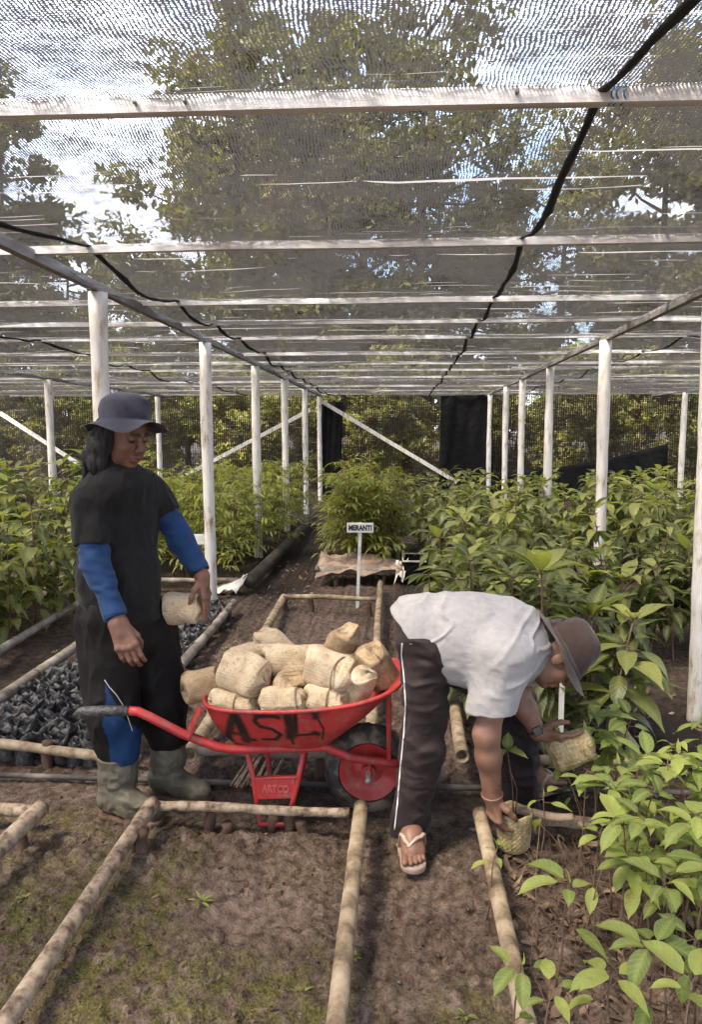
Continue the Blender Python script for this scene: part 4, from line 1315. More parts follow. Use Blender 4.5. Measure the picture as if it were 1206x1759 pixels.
# ------------------------------------------------------------------ woven bags
def woven_mat(name, dark, mid, light, sc=1.0):
    m, nt, nd, lk, b = new_mat(name)
    tc = nd.new('ShaderNodeTexCoord')
    u, w = attr_node(nt, 'u'), attr_node(nt, 'w')
    def strands(c, n):
        return mth(nt, 'PINGPONG', mth(nt, 'MULTIPLY', c, n), 0.5)
    a1 = mth(nt, 'ADD', u, w)
    a2 = mth(nt, 'SUBTRACT', u, w)
    ck = nd.new('ShaderNodeTexChecker')
    cmb = nd.new('ShaderNodeCombineXYZ')
    lk.new(a1, cmb.inputs[0])
    lk.new(a2, cmb.inputs[1])
    ck.inputs['Scale'].default_value = 95 * sc
    lk.new(cmb.outputs[0], ck.inputs['Vector'])
    n = texnoise(nt, 16, 5, 0.65)
    col = ramp(nt, n, [(0.28, dark), (0.5, mid), (0.75, light)])
    col = mixc(nt, 0.8, col, ramp(nt, ck.outputs['Fac'], [(0.0, (0.84, 0.81, 0.76)), (1.0, (1.05, 1.05, 1.04))]), 'MULTIPLY')
    spots = ramp(nt, texnoise(nt, 75, 2, 0.5), [(0.58, (1, 1, 1)), (0.74, (0.62, 0.48, 0.34))])
    col = mixc(nt, 0.8, col, spots, 'MULTIPLY')
    lk.new(col, b.inputs['Base Color'])
    b.inputs['Roughness'].default_value = 0.75
    b.inputs['Specular IOR Level'].default_value = 0.3
    h = mth(nt, 'ADD', mth(nt, 'MULTIPLY', mth(nt, 'ADD', strands(a1, 95 * sc), strands(a2, 95 * sc)), 0.6), ck.outputs['Fac'])
    h = mth(nt, 'ADD', h, mth(nt, 'MULTIPLY', texnoise(nt, 50, 3), 1.0))
    bump(nt, b, h, 0.9, 0.005)
    return m
M['woven'] = woven_mat('woven', (0.47, 0.33, 0.20), (0.70, 0.555, 0.38), (0.77, 0.66, 0.50), 1.35)
M['woven_brown'] = woven_mat('woven_brown', (0.30, 0.18, 0.10), (0.50, 0.36, 0.22), (0.64, 0.52, 0.36), 1.7)
M['woven_fibre'] = woven_mat('woven_fibre', (0.22, 0.155, 0.07), (0.46, 0.36, 0.20), (0.60, 0.51, 0.32), 0.6)
M['cord'] = simple('cord', [(0.3, (0.16, 0.10, 0.06)), (0.7, (0.30, 0.21, 0.14))], 60, 0.9, 0.4)

def bag_shape(c, ax, up, L, R, seed, pinch=0.35, open_end=False):
    """woven pouch: round body, one folded flat end, corners on the folded end"""
    ax = nrm(ax)
    A = axes(ax, up)
    nu, nl = 64, 44
    V, U, W = [], [], []
    for j in range(nl + 1):
        s = j / nl
        cap = 1.0
        if s < 0.10: cap = (s / 0.10) ** 0.38
        if s > 0.88: cap = max(0.0, (1 - s) / 0.12) ** 0.55
        fl = pinch * max(0, (s - 0.55) / 0.45) ** 1.6
        sag = 0.05 * math.sin(3.1 * s + seed)
        for i in range(nu):
            a = 2 * math.pi * i / nu
            e = 0.78
            cy, cz = math.copysign(abs(math.cos(a)) ** e, math.cos(a)), math.copysign(abs(math.sin(a)) ** e, math.sin(a))
            r = R * cap * (1 + sag + 0.05 * math.sin(2 * a + seed * 2 + s * 2))
            y, z = r * cy * (1 + 0.42 * fl), r * cz * (1 - 0.75 * fl)
            V.append(((s - 0.5) * L * (1 + (0.16 if pinch > 0.2 else 0.06) * math.cos(2 * a + seed) * (s > 0.75)) + 0.010 * math.cos(2 * a) * (cap < 0.9), y, z))
            U.append(s * L * 1.1)
            W.append(a / (2 * math.pi) * round(R * 6.28 * 95 * 0.9) / 95)
    V = np.array(V)
    V = V * (1 + 0.10 * fbm(V * 11 + seed * 3.7, 2, int(seed * 7))[:, None]) + 0.006 * np.stack([vnoise(V * 22 + seed, q) for q in (1, 2, 3)], 1)
    V = np.asarray(c) + V @ A.T
    F = []
    for j in range(nl):
        for i in range(nu):
            F.append((j * nu + i, j * nu + (i + 1) % nu, (j + 1) * nu + (i + 1) % nu, (j + 1) * nu + i))
    F += [tuple(range(nu - 1, -1, -1)), tuple(nl * nu + i for i in range(nu))]
    return (V, F), {'u': U, 'w': W}, A

def woven_bag(label, c, ax, L, R, seed, mat='woven', pinch=0.35, band=None, up=(0, 0, 1), cat='bag'):
    vf, at, A = bag_shape(c, ax, up, L, R, seed, pinch)
    o = obj('woven_bag', vf, M[mat], attr=at)
    set_tag(o, label, cat, 'pale woven bags')
    if band is not None:
        s = (band - 0.5) * L
        fl = pinch * max(0, (band - 0.55) / 0.45) ** 1.6
        ring = [np.asarray(c) + A @ np.array([s + 0.006 * math.sin(a * 2), R * 1.045 * (1 + 0.42 * fl) * math.cos(a), R * 1.045 * (1 - 0.75 * fl) * math.sin(a)]) for a in np.linspace(0, 2 * math.pi, 40)]
        obj('cord', tube(ring, 0.0028, 6, False), M['cord'], o)
    return o

bags = [
    # label, px, py, Y, axis, L, R, seed, material, pinch, band
    ('brown-spotted woven bag poking out at the handle end of the wheelbarrow tray', 348, 1177, 2.80, (0.9, 0.2, 0.15), 0.150, 0.060, 1, 'woven_brown', 0.1, 0.10),
    ('big plump pale woven bag propped high over the handle end of the wheelbarrow', 420, 1158, 2.74, (0.85, -0.35, -0.2), 0.190, 0.078, 2, 'woven', 0.3, None),
    ('pale woven bag with a cord lying in the tray corner nearest the handles', 402, 1212, 2.70, (0.95, -0.2, -0.05), 0.190, 0.056, 3, 'woven', 0.2, 0.62),
    ('flat-ended woven bag with a cord at the near rim, above the sprayed letters', 486, 1204, 2.68, (-0.98, -0.1, 0.0), 0.185, 0.054, 4, 'woven', 0.1, 0.22),
    ('half-sunk tapering woven bag at the near rim, next to the twisted pointed bag', 561, 1203, 2.70, (0.9, -0.1, -0.18), 0.170, 0.052, 5, 'woven', 0.5, 0.55),
    ('woven bag showing only its shadowed folded top in the middle of the wheelbarrow heap', 496, 1174, 2.80, (0.3, -0.9, 0.25), 0.170, 0.058, 6, 'woven_brown', 0.45, None),
    ('long woven bag lying crosswise on top in the middle of the wheelbarrow heap', 494, 1134, 2.86, (0.97, 0.1, -0.05), 0.205, 0.062, 7, 'woven', 0.15, None),
    ('plump woven bag bound with a dark cord above the front row', 568, 1153, 2.74, (0.86, -0.28, -0.25), 0.195, 0.068, 8, 'woven', 0.25, 0.66),
    ('small woven bag with a twisted pointed top leaning on the rim near the wheel', 620, 1176, 2.73, (0.35, -0.35, 0.75), 0.150, 0.054, 9, 'woven', 0.6, None),
    ('upright woven bag standing in the wheel end corner of the wheelbarrow tray', 648, 1142, 2.86, (-0.35, -0.25, 0.75), 0.185, 0.064, 10, 'woven_brown', 0.45, None),
    ('woven bag with an orange-tinged underside, the topmost of the wheelbarrow heap', 585, 1108, 2.98, (0.45, -0.2, 0.55), 0.170, 0.060, 11, 'woven_brown', 0.5, None),
    ('pointed folded woven bag at the back of the heap, above the big plump one', 472, 1110, 3.00, (-0.6, 0.1, 0.5), 0.160, 0.058, 12, 'woven', 0.6, None),
    ('woven bag lying behind the big plump one, nearest the standing person', 432, 1128, 2.96, (0.8, 0.3, 0.2), 0.180, 0.058, 13, 'woven', 0.35, None),
    ('woven bag half hidden between the long bag and the topmost bag at the back', 540, 1130, 2.98, (0.8, 0.4, 0.0), 0.170, 0.056, 14, 'woven', 0.3, None),
    ('woven bag half hidden under the topmost bag, towards the wheel', 612, 1140, 2.98, (0.5, 0.6, 0.1), 0.170, 0.056, 15, 'woven_brown', 0.3, None),
]
for lb, px, py, Y, ax, L, R, sd_, mt, pn, bd in bags:
    woven_bag(lb, P(px, py, Y), ax, L, R, sd_, mt, pn, bd)
woven_bag('spotted woven bag held at the hip by the standing person in black', P(316, 1046, 2.94), (1.0, -0.10, 0.02), 0.165, 0.062, 21, 'woven', 0.05, None)
woven_bag('frayed fibrous woven bag held out in the watch hand of the bending person', P(985, 1288, 2.78), (0.90, -0.1, 0.38), 0.175, 0.066, 22, 'woven_fibre', 0.3, None)

# the potted seedling by the bending man's hand
pp = G(882, 1455, 0.0)
pot = thing('potted_seedling', 'seedling in a round woven pot steadied by the hand of the bending person', 'potted plant', pp)
V, U, W = [], [], []
n_ = 48
prof = [(0.052, 0.0), (0.060, 0.012), (0.063, 0.05), (0.064, 0.10), (0.066, 0.142), (0.063, 0.147), (0.058, 0.142), (0.055, 0.10)]
for r, z in prof:
    for k in range(n_):
        a = 2 * math.pi * k / n_
        rr = r * (1 + 0.03 * math.sin(3 * a + 1 + z * 8))
        V.append((pp[0] + rr * math.cos(a), pp[1] + rr * math.sin(a), pp[2] + z + 0.004 * math.sin(5 * a) * (z > 0.13)))
        U.append(z); W.append(a / (2 * math.pi) * round(0.06 * 6.28 * 57) / 57)
F = [(i * n_ + k, i * n_ + (k + 1) % n_, (i + 1) * n_ + (k + 1) % n_, (i + 1) * n_ + k) for i in range(len(prof) - 1) for k in range(n_)]
obj('woven_pot', (np.array(V), F), M['woven_fibre'], pot, attr={'u': U, 'w': W})
obj('soil', lathe([(0.0, 0.125), (0.03, 0.122), (0.0555, 0.112), (0.055, 0.10)], pp, 'Z', 32), M['dark_soil'], pot)

# ------------------------------------------------------------------ bamboo poles, stakes, pipe
def pole_mesh(a, b, r, nodes=0.0, hollow=False, seed=0, bow=0.006, taper=0.08, peel=0.03):
    a, b = np.asarray(a, float), np.asarray(b, float)
    L = np.linalg.norm(b - a)
    n = max(12, int(L / 0.022))
    t = np.linspace(0, 1, n)
    d = nrm(b - a)
    s = nrm(np.cross(d, (0, 0, 1)))
    pts = a + (b - a) * t[:, None] + s * (bow * np.sin(math.pi * t + seed))[:, None] + np.array([0, 0, 1]) * (bow * 0.7 * np.sin(2.3 * math.pi * t + seed * 2))[:, None]
    rr = r * (1 - taper * t) * (1 + peel * vnoise(np.stack([t * L * 9, t * 0 + seed, t * 0], 1), 5))
    if nodes:
        ph = (t * L / nodes + seed * 0.37) % 1.0
        rr = rr * (1 + 0.10 * np.exp(-((ph - 0.5) / 0.035) ** 2) - 0.03 * np.exp(-((ph - 0.43) / 0.03) ** 2))
    V, F = tube(pts, rr, 14, not hollow)
    if hollow:
        k = 14
        for end in (0, n - 1):
            c = pts[end]
            ring = list(range(end * k, end * k + k))
            inn = c + (V[ring] - c) * 0.72
            dep = inn + d * (0.05 if end == 0 else -0.05)
            o_ = len(V)
            V = np.concatenate([V, inn, dep])
            for q in range(k):
                q2 = (q + 1) % k
                F.append((ring[q], ring[q2], o_ + q2, o_ + q))
                F.append((o_ + q, o_ + q2, o_ + k + q2, o_ + k + q))
            F.append(tuple(o_ + k + q for q in range(k)))
    V = V + 0.0012 * vnoise(V * 45, 3)[:, None] * np.array([1, 1, 1])
    return V, F

GP = 'poles framing the beds'
def pole(label, a, b, r, mat='bamboo_pale', nodes=0.0, hollow=False, seed=0, **kw):
    o = obj('bamboo_pole', pole_mesh(a, b, r, nodes, hollow, seed, **kw), M[mat])
    return set_tag(o, label, 'pole', GP)

def g3(x, y, z=0.12): return G(x, y, z)
pole('long peeled pole on the mossy bed side, running down from the rubber boots', g3(264, 1380), np.array([-0.957, 0.6, 0.115]), 0.027, 'bamboo_pale', 0, False, 1)
pole('long smooth pole on the side of the empty mossy bed, ending below the barrow wheel', g3(622, 1384), np.array([-0.155, 0.6, 0.118]), 0.027, 'bamboo_yellow', 0.42, False, 2, bow=0.004)
pole('straight crosswise pole at the head of the empty mossy bed, under the wheelbarrow', g3(272, 1384, 0.105), g3(600, 1397, 0.105), 0.019, 'bamboo_pale', 0, False, 3, bow=0.004)
pole('long pale pole edging the thin-stemmed seedlings below the bending person', g3(822, 1398, 0.10), np.array([0.325, 0.6, 0.12]), 0.026, 'bamboo_yellow', 0.5, False, 4)
pole('split weathered bamboo lying behind the woven pot', g3(862, 1404, 0.09), g3(1020, 1412, 0.09), 0.026, 'bamboo_pale', 0.22, True, 5)
pole('reddish split bamboo sliver behind the woven pot, on the weathered one', g3(880, 1393, 0.125), g3(985, 1404, 0.13), 0.016, 'burlap', 0, False, 6)
pole('thick blunt pole end jutting in beside the mossy path edge, leftmost in the foreground', g3(72, 1388, 0.13), np.array([-1.40, 1.5, 0.12]), 0.032, 'bamboo_pale', 0, False, 7, bow=0.003)
pole('short crosswise pole meeting the thick blunt pole at the picture edge', np.array([-2.4, 2.63, 0.10]), g3(58, 1393, 0.10), 0.027, 'bamboo_pale', 0.5, False, 8)
pole('pole across the front of the black polybags, left of the rubber boots', np.array([-2.2, 3.20, 0.135]), P(240, 1306, 3.21), 0.024, 'bamboo_yellow', 0.36, False, 9, bow=0.004)
pole('slanting pole on the outer side of the black polybags', np.array([-2.065, 3.25, 0.15]), np.array([-2.15, 6.2, 0.13]), 0.032, 'bamboo_grey', 0.5, False, 10)
pole('pole edging the broad-leaved plants left of the polybag bed', np.array([-2.575, 3.9, 0.12]), np.array([-2.675, 6.4, 0.12]), 0.030, 'bamboo_grey', 0.45, False, 11)
pole('grey pole between the standing person and the wheelbarrow heap, ending beside the back path', np.array([-1.295, 3.3, 0.12]), np.array([-1.355, 6.0, 0.13]), 0.033, 'bamboo_grey', 0.5, False, 12)
pole('hollow pole with its cut end showing under the wheelbarrow handle', P(324, 1298, 3.10), np.array([-0.955, 6.2, 0.13]), 0.033, 'bamboo_yellow', 0.5, True, 13)
pole('pole running from the barrow wheel along the stubbled bed towards the white sign', np.array([-0.12, 3.45, 0.12]), np.array([-0.135, 6.9, 0.13]), 0.028, 'bamboo_yellow', 0.45, False, 14)
pole('thin yellow crosswise pole at the back of the stubbled bed, before the white sign', np.array([-0.95, 6.17, 0.15]), np.array([-0.15, 6.15, 0.14]), 0.022, 'bamboo_yellow', 0.4, False, 15)
pole('crosswise pole behind the wheelbarrow legs', P(334, 1292, 3.14), P(640, 1297, 3.14), 0.020, 'bamboo_grey', 0.4, False, 16)
pole('short hollow yellow bamboo pointing at the viewer behind the bending person', P(797, 1300, 3.13), np.array([0.315, 4.15, 0.14]), 0.030, 'bamboo_yellow', 0.33, True, 17)
pole('yellowish crosswise pole behind the held fibrous bag', g3(920, 1304), g3(1112, 1307), 0.021, 'bamboo_yellow', 0.3, False, 18)
pole('crosswise pole before the fine-leaved bed, behind the elbow of the standing person', np.array([-3.3, 6.85, 0.14]), np.array([-1.45, 6.90, 0.13]), 0.026, 'bamboo_grey', 0.4, False, 19)
pole('thick dark pole edging the fine-leaved bed beside the middle path', np.array([-1.395, 6.85, 0.13]), np.array([-1.36, 12.2, 0.14]), 0.065, 'dark_log', 0, False, 20)
pole('sacking-draped rail at the front of the bed behind the white sign', np.array([-0.77, 7.36, 0.15]), np.array([0.02, 7.38, 0.15]), 0.045, 'bamboo_grey', 0.4, False, 21)
pole('thin side pole of the bed behind the white sign, next to the middle path', np.array([-0.79, 7.3, 0.17]), np.array([-0.83, 9.8, 0.17]), 0.025, 'bamboo_grey', 0.4, False, 22)
pole('thin side pole of the bed behind the white sign, next to the broad leaves', np.array([0.03, 7.3, 0.17]), np.array([0.03, 9.8, 0.17]), 0.025, 'bamboo_grey', 0.4, False, 23)
pole('low rail at the far left behind the broad-leaved plants', np.array([-3.6, 6.35, 0.20]), np.array([-2.75, 6.35, 0.2]), 0.03, 'bamboo_grey', 0.4, False, 24)
pole('broken branch slanting among the leaves behind the crosswise yellow pole', P(1092, 1288, 3.3), P(1050, 1222, 3.45), 0.018, 'bamboo_grey', 0, False, 26)

pipe = obj('water_pipe', tube(np.stack([np.linspace(-3.2, 3.2, 60), 3.07 + 0.01 * np.sin(np.linspace(0, 9, 60)) + 0.03 * np.linspace(-1, 1, 60), 0.022 + 0.004 * np.sin(np.linspace(0, 14, 60))], 1), 0.0125, 10), M['pipe'])
set_tag(pipe, 'long thin dull grey pipe lying across the path behind the boots and the wheel', 'pipe')

GS = 'short stakes under the bed poles'
def stake(x, y, h, r, label, seed=0):
    z = gz(x, y)
    n = 6
    pts = [(x + 0.006 * math.sin(seed + k), y, z - 0.05 + (h + 0.05) * k / n) for k in range(n + 1)]
    V, F = tube(pts, [r * (1 + 0.10 * math.sin(seed * 3 + k * 2)) for k in range(n + 1)], 9)
    V = V + 0.004 * np.stack([vnoise(V * 40, 1), vnoise(V * 40, 2), vnoise(V * 40, 3)], 1)
    o = obj('wooden_stake', (V, F), M['stake'])
    return set_tag(o, label, 'stake', GS)
under = 'short brown wooden stake under a bed pole'
for i, (px, py, h, lb) in enumerate([
    (225, 1476, 0.10, 'stubby brown stake under the peeled pole below the boots'), (246, 1482, 0.075, 'rotten stake stump just inside the peeled pole, beside the stubby one'),
    (361, 1424, 0.085, 'thick brown stake under the crosswise pole, nearest the peeled pole'), (388, 1430, 0.055, 'low stump right beside the thick stake under the crosswise pole'),
    (496, 1428, 0.085, 'brown stake under the crosswise pole between the barrow legs and the smooth pole'), (519, 1434, 0.06, 'low stake stump by the wheel side of the crosswise pole'),
    (36, 1462, 0.10, 'dark stake under the thick blunt pole at the picture edge'), (607, 1530, 0.09, 'stake under the smooth pole below the bending person'),
    (468, 1420, 0.05, 'low stump between the two foot bars of the barrow legs')]):
    q = G(px, py)
    stake(q[0], q[1], h, 0.022, lb, i)
for i, (x, y, h, lb) in enumerate([
    (-1.62, 3.22, 0.12, 'stake under the pole in front of the black polybags'), (-1.95, 3.22, 0.12, 'stake under the front pole at the picture edge, before the polybags'),
    (-0.60, 3.15, 0.10, 'stake under the crosswise pole behind the wheelbarrow legs'), (-0.33, 3.15, 0.11, 'dark stake behind the barrow wheel, under the crosswise pole'),
    (-0.72, 6.17, 0.13, 'stake under the thin yellow pole, nearest the middle path'), (-0.22, 6.16, 0.12, 'stake under the thin yellow pole, nearest the sign foot'),
    (-0.93, 6.1, 0.13, 'corner stake at the back of the stubbled bed'),
    (-0.60, 7.34, 0.11, 'stake under the sacking-draped rail, left of the white sign'), (-0.12, 7.36, 0.11, 'stake under the sacking-draped rail, right of the white sign'),
    (0.33, 2.2, 0.09, 'stake under the long pale pole beside the thin-stemmed seedlings'), (0.80, 3.19, 0.10, 'stake under the yellowish crosswise pole behind the held bag')]):
    stake(x, y, h, 0.024, lb, i + 20)

# thin bamboo slats bundled behind the wheelbarrow legs
parts = []
for k in range(16):
    x = P(398 + k * 4.5, 1338, 3.05)[0]
    parts.append(beam((x + rng.normal(0, 0.004), 3.03 + rng.normal(0, 0.01), 0.015), (x + 0.05 + rng.normal(0, 0.01), 3.13, 0.10 + rng.normal(0, 0.008)), 0.008, 0.006))
o = obj('slat_bundle', merge(parts), M['bamboo_pale'], smooth=False)
set_tag(o, 'fan of thin pale bamboo slats leaning behind the wheelbarrow legs', 'slats')

# ------------------------------------------------------------------ signs
def sign(label, text, foot, top_z, w, h, tw, mat='black_paint', tilt=0.0):
    t = thing('plant_sign', label, 'sign', foot)
    x, y, _ = foot
    obj('sign_stake', beam((x, y, -0.05), (x + tilt, y, top_z + h / 2), 0.018, 0.028, 4, 0.001), M['sign_white'], t, smooth=False, bevel=0.002)
    obj('board', box((x + tilt, y - 0.022, top_z), (w, 0.012, h)), M['sign_white'], t, smooth=False, bevel=0.004)
    if text:
        lettering('lettering', text, (x + tilt, y - 0.0295, top_z), tw, M[mat], t, height=h * 0.56, depth=0.0008, bold=0.045)
    return t
sp_ = np.array([-0.339, 6.48, 0.0])
zt = P(619, 906, 6.48)
sign('white board lettered MERANTI on a slim white stake before the reddish stems', 'MERANTI', sp_, zt[2], 0.235, 0.088, 0.205, tilt=zt[0] - sp_[0])
zt = P(345, 926, 6.9)
sign('white board lettered LE, half hidden by the white post beside the blue sleeve', 'LE        I', np.array([zt[0], 6.9, 0.0]), zt[2], 0.30, 0.10, 0.235)
t = thing('plant_sign', 'bare white stake behind the held fibrous bag, its board hidden by the brown hat', 'sign', (G(963, 1270, 0.0)[0], 3.32, 0.0))
q0, q1 = P(963, 1262, 3.32), P(966, 1170, 3.32)
obj('sign_stake', beam((q0[0], 3.32, -0.05), q1 + (0, 0, 0.06), 0.014, 0.022, 3, 0.001), M['sign_white'], t, smooth=False)
obj('board', box((q1[0], 3.30, q1[2] + 0.10), (0.20, 0.012, 0.08)), M['sign_white'], t, smooth=False, bevel=0.004)

# ------------------------------------------------------------------ sacking and plastic scraps
def sheet(name, label, cat, corners, mat, sag=0.02, amp=0.02, seed=0, nn=26, th=0.004):
    c = [np.asarray(q, float) for q in corners]
    V = []
    for i in range(nn + 1):
        for j in range(nn + 1):
            s, t_ = i / nn, j / nn
            p = (c[0] * (1 - s) + c[1] * s) * (1 - t_) + (c[3] * (1 - s) + c[2] * s) * t_
            w = vnoise(np.array([[s * 5, t_ * 5, seed]]), seed)[0] + 0.5 * vnoise(np.array([[s * 11, t_ * 11, seed]]), seed)[0]
            V.append(p + np.array([0.3 * w * amp, 0.3 * w * amp, w * amp - sag * math.sin(math.pi * s) * math.sin(math.pi * t_)]))
    F = [(i * (nn + 1) + j, (i + 1) * (nn + 1) + j, (i + 1) * (nn + 1) + j + 1, i * (nn + 1) + j + 1) for i in range(nn) for j in range(nn)]
    o = obj(name, (np.array(V), F), M[mat])
    s_ = o.modifiers.new('thick', 'SOLIDIFY')
    s_.thickness = th
    return set_tag(o, label, cat)
sheet('sacking', 'brown sacking draped over the rail of the bed behind the white sign', 'sacking', [(-0.80, 7.27, 0.12), (0.05, 7.27, 0.14), (0.05, 7.62, 0.24), (-0.80, 7.62, 0.24)], 'burlap', -0.02, 0.05, 3)
sheet('plastic_scrap', 'crumpled white plastic scrap hanging at the corner of the sacking-draped rail', 'plastic scrap', [(0.0, 7.24, 0.10), (0.08, 7.22, 0.08), (0.11, 7.4, 0.22), (0.0, 7.4, 0.24)], 'white_plastic', 0, 0.05, 5)
sheet('plastic_sheet', 'white plastic sheet at the foot of the thick dark pole by the fine-leaved bed', 'plastic sheet', [(-1.80, 6.82, 0.05), (-1.50, 6.78, 0.04), (-1.40, 6.86, 0.20), (-1.62, 7.0, 0.12)], 'white_plastic', 0, 0.03, 7)

# ------------------------------------------------------------------ seedlings
def blade(base, d, up, L, W, rows=6, cols=5, droop=0.5, fold=0.25, tip=1.0, tone=0.5, wave=0.0):
    """one leaf: a curved, folded blade; returns V, F, tone, rib"""
    d = nrm(d)
    s = nrm(np.cross(d, up))
    u = np.cross(s, d)
    V, T, R, VT, VK = [], [], [], [], []
    p = np.asarray(base, float)
    ang = 0.0
    pts = []
    for i in range(rows + 1):
        pts.append((p.copy(), ang))
        ang -= droop / rows
        p = p + (d * math.cos(ang) + u * math.sin(ang)) * L / rows
    for i, (q, a) in enumerate(pts):
        t = i / rows
        w = W * (math.sin(math.pi * min(1, t ** 0.80)) ** 0.85) * (1 - 0.25 * t) if 0 < i < rows else (0.03 * W if i == 0 else 0.0)
        if i == rows - 1 and rows >= 6: w *= 0.62
        nn = u * math.cos(a) - d * math.sin(a)
        for c in range(cols):
            k = (c / (cols - 1)) * 2 - 1
            V.append(q + s * k * w * 0.5 + nn * (abs(k) * fold * w * 0.5 + wave * W * math.sin(9 * t + k * 2) * abs(k)))
            T.append(tone)
            R.append(1.0 if c == (cols - 1) / 2 else 0.0)
            VT.append(t)
            VK.append(abs(k))
    F = []
    for i in range(rows):
        for c in range(cols - 1):
            F.append((i * cols + c, i * cols + c + 1, (i + 1) * cols + c + 1, (i + 1) * cols + c))
    return np.array(V), F, T, R, VT, VK

class Plant:
    def __init__(self):
        self.st, self.lv, self.t, self.r, self.vt, self.vk = [], [], [], [], [], []
    def stem(self, pts, r0, r1, n=6):
        m = len(pts)
        self.st.append(tube(pts, np.linspace(r0, r1, m), n))
    def leaf(self, *a, **k):
        V, F, T, R, VT, VK = blade(*a, **k)
        self.vt += VT
        self.vk += VK
        self.lv.append((V, F))
        self.t += T
        self.r += R
    def build(self, name, label, cat, loc, group, stem='stem', leaf='leaf_bright', root=None):
        o = root or thing(name, label, cat, loc, 0, group)
        if self.st:
            obj('stem', merge(self.st), M[stem], o, local=True)
        if self.lv:
            obj('foliage', merge(self.lv), M[leaf], o, local=True, attr={'tone': self.t, 'rib': self.r, 'vt': self.vt, 'vk': self.vk})
        return o

def curve_stem(h, lean, r, n=8):
    a = r.uniform(0, 2 * math.pi)
    t = np.linspace(0, 1, n)
    return np.stack([math.cos(a) * lean * t ** 1.6 + 0.006 * np.sin(t * 6 + a), math.sin(a) * lean * t ** 1.6 + 0.006 * np.cos(t * 5 + a), h * t], 1)

def bright_plant(r, h, nl=6, L=0.12, lean=0.06, low=2, tones=(0.35, 0.95), wide=0.50):
    p = Plant()
    S = curve_stem(h, lean, r)
    p.stem(S, 0.0035, 0.0018)
    a0 = r.uniform(0, 6.28)
    for k in range(nl + low):
        t = 1.0 - 0.035 * (k % 3) if k < nl else r.uniform(0.55, 0.85)
        b = np.array([np.interp(t, np.linspace(0, 1, len(S)), S[:, i]) for i in range(3)])
        a = a0 + k * 2.4 + r.normal(0, 0.2)
        el = r.uniform(-0.25, 0.55) if k < nl else r.uniform(-0.6, 0.1)
        d = np.array([math.cos(a) * math.cos(el), math.sin(a) * math.cos(el), math.sin(el)])
        pt = r.uniform(0.012, 0.035)
        e = b + d * pt
        p.stem([b, e], 0.0014, 0.0012, 4)
        l = 0.82 * L * r.uniform(0.6, 1.2)
        p.leaf(e, d, (0, 0, 1), l, l * wide * r.uniform(0.85, 1.1), 8, 5, r.uniform(0.35, 1.1), r.uniform(0.1, 0.4), tone=r.uniform(*tones), wave=0.03)
    if r.uniform() < 0.6:
        p.leaf(S[-1], (0.2 * r.normal(), 0.2 * r.normal(), 1), (1, 0, 0), L * 0.45, L * 0.14, 6, 3, 0.3, 0.5, tone=1.0)
    return p

def bare_plant(r, h):
    p = Plant()
    S = curve_stem(h, 0.10, r)
    p.stem(S, 0.0032, 0.0014)
    for k in range(int(r.integers(0, 3))):
        i = int(r.integers(4, 8))
        d = np.array([r.normal(), r.normal(), 0.8])
        p.stem([S[i], S[i] + nrm(d) * r.uniform(0.03, 0.08)], 0.0015, 0.001, 4)
    if r.uniform() < 0.5:
        p.leaf(S[-1], (r.normal(), r.normal(), -0.2), (0, 0, 1), 0.06, 0.026, 6, 3, 1.0, 0.4, tone=0.2)
    return p

def broad_plant(r, h, L=0.2, nwh=3, tones=(0.1, 0.8), per=6):
    p = Plant()
    S = curve_stem(h, 0.10, r, 10)
    p.stem(S, 0.008, 0.004)
    for w in range(nwh):
        t = 1.0 - w * (0.17 if nwh < 4 else 0.135) - (0.03 * r.uniform() if w else 0)
        b0 = np.array([np.interp(t, np.linspace(0, 1, len(S)), S[:, i]) for i in range(3)])
        a0 = r.uniform(0, 6.28)
        for k in range(per + (0 if w == 0 else 1)):
            a = a0 + k * 6.283 / per + r.normal(0, 0.25)
            el = r.uniform(0.15, 0.9) if w == 0 else r.uniform(-0.45, 0.35)
            d = np.array([math.cos(a) * math.cos(el), math.sin(a) * math.cos(el), math.sin(el)])
            e = b0 + d * r.uniform(0.02, 0.07) + (0, 0, r.uniform(-0.03, 0.02))
            p.stem([b0, e], 0.0025, 0.002, 4)
            l = L * r.uniform(0.65, 1.2) * (0.85 if w == 0 else 1.0)
            p.leaf(e, d, (0, 0, 1), l, l * r.uniform(0.38, 0.54), 7, 5, r.uniform(0.4, 1.4), r.uniform(0.1, 0.35), tone=r.uniform(*tones) + (0.18 if w == 0 else -0.05), wave=0.03)
    return p

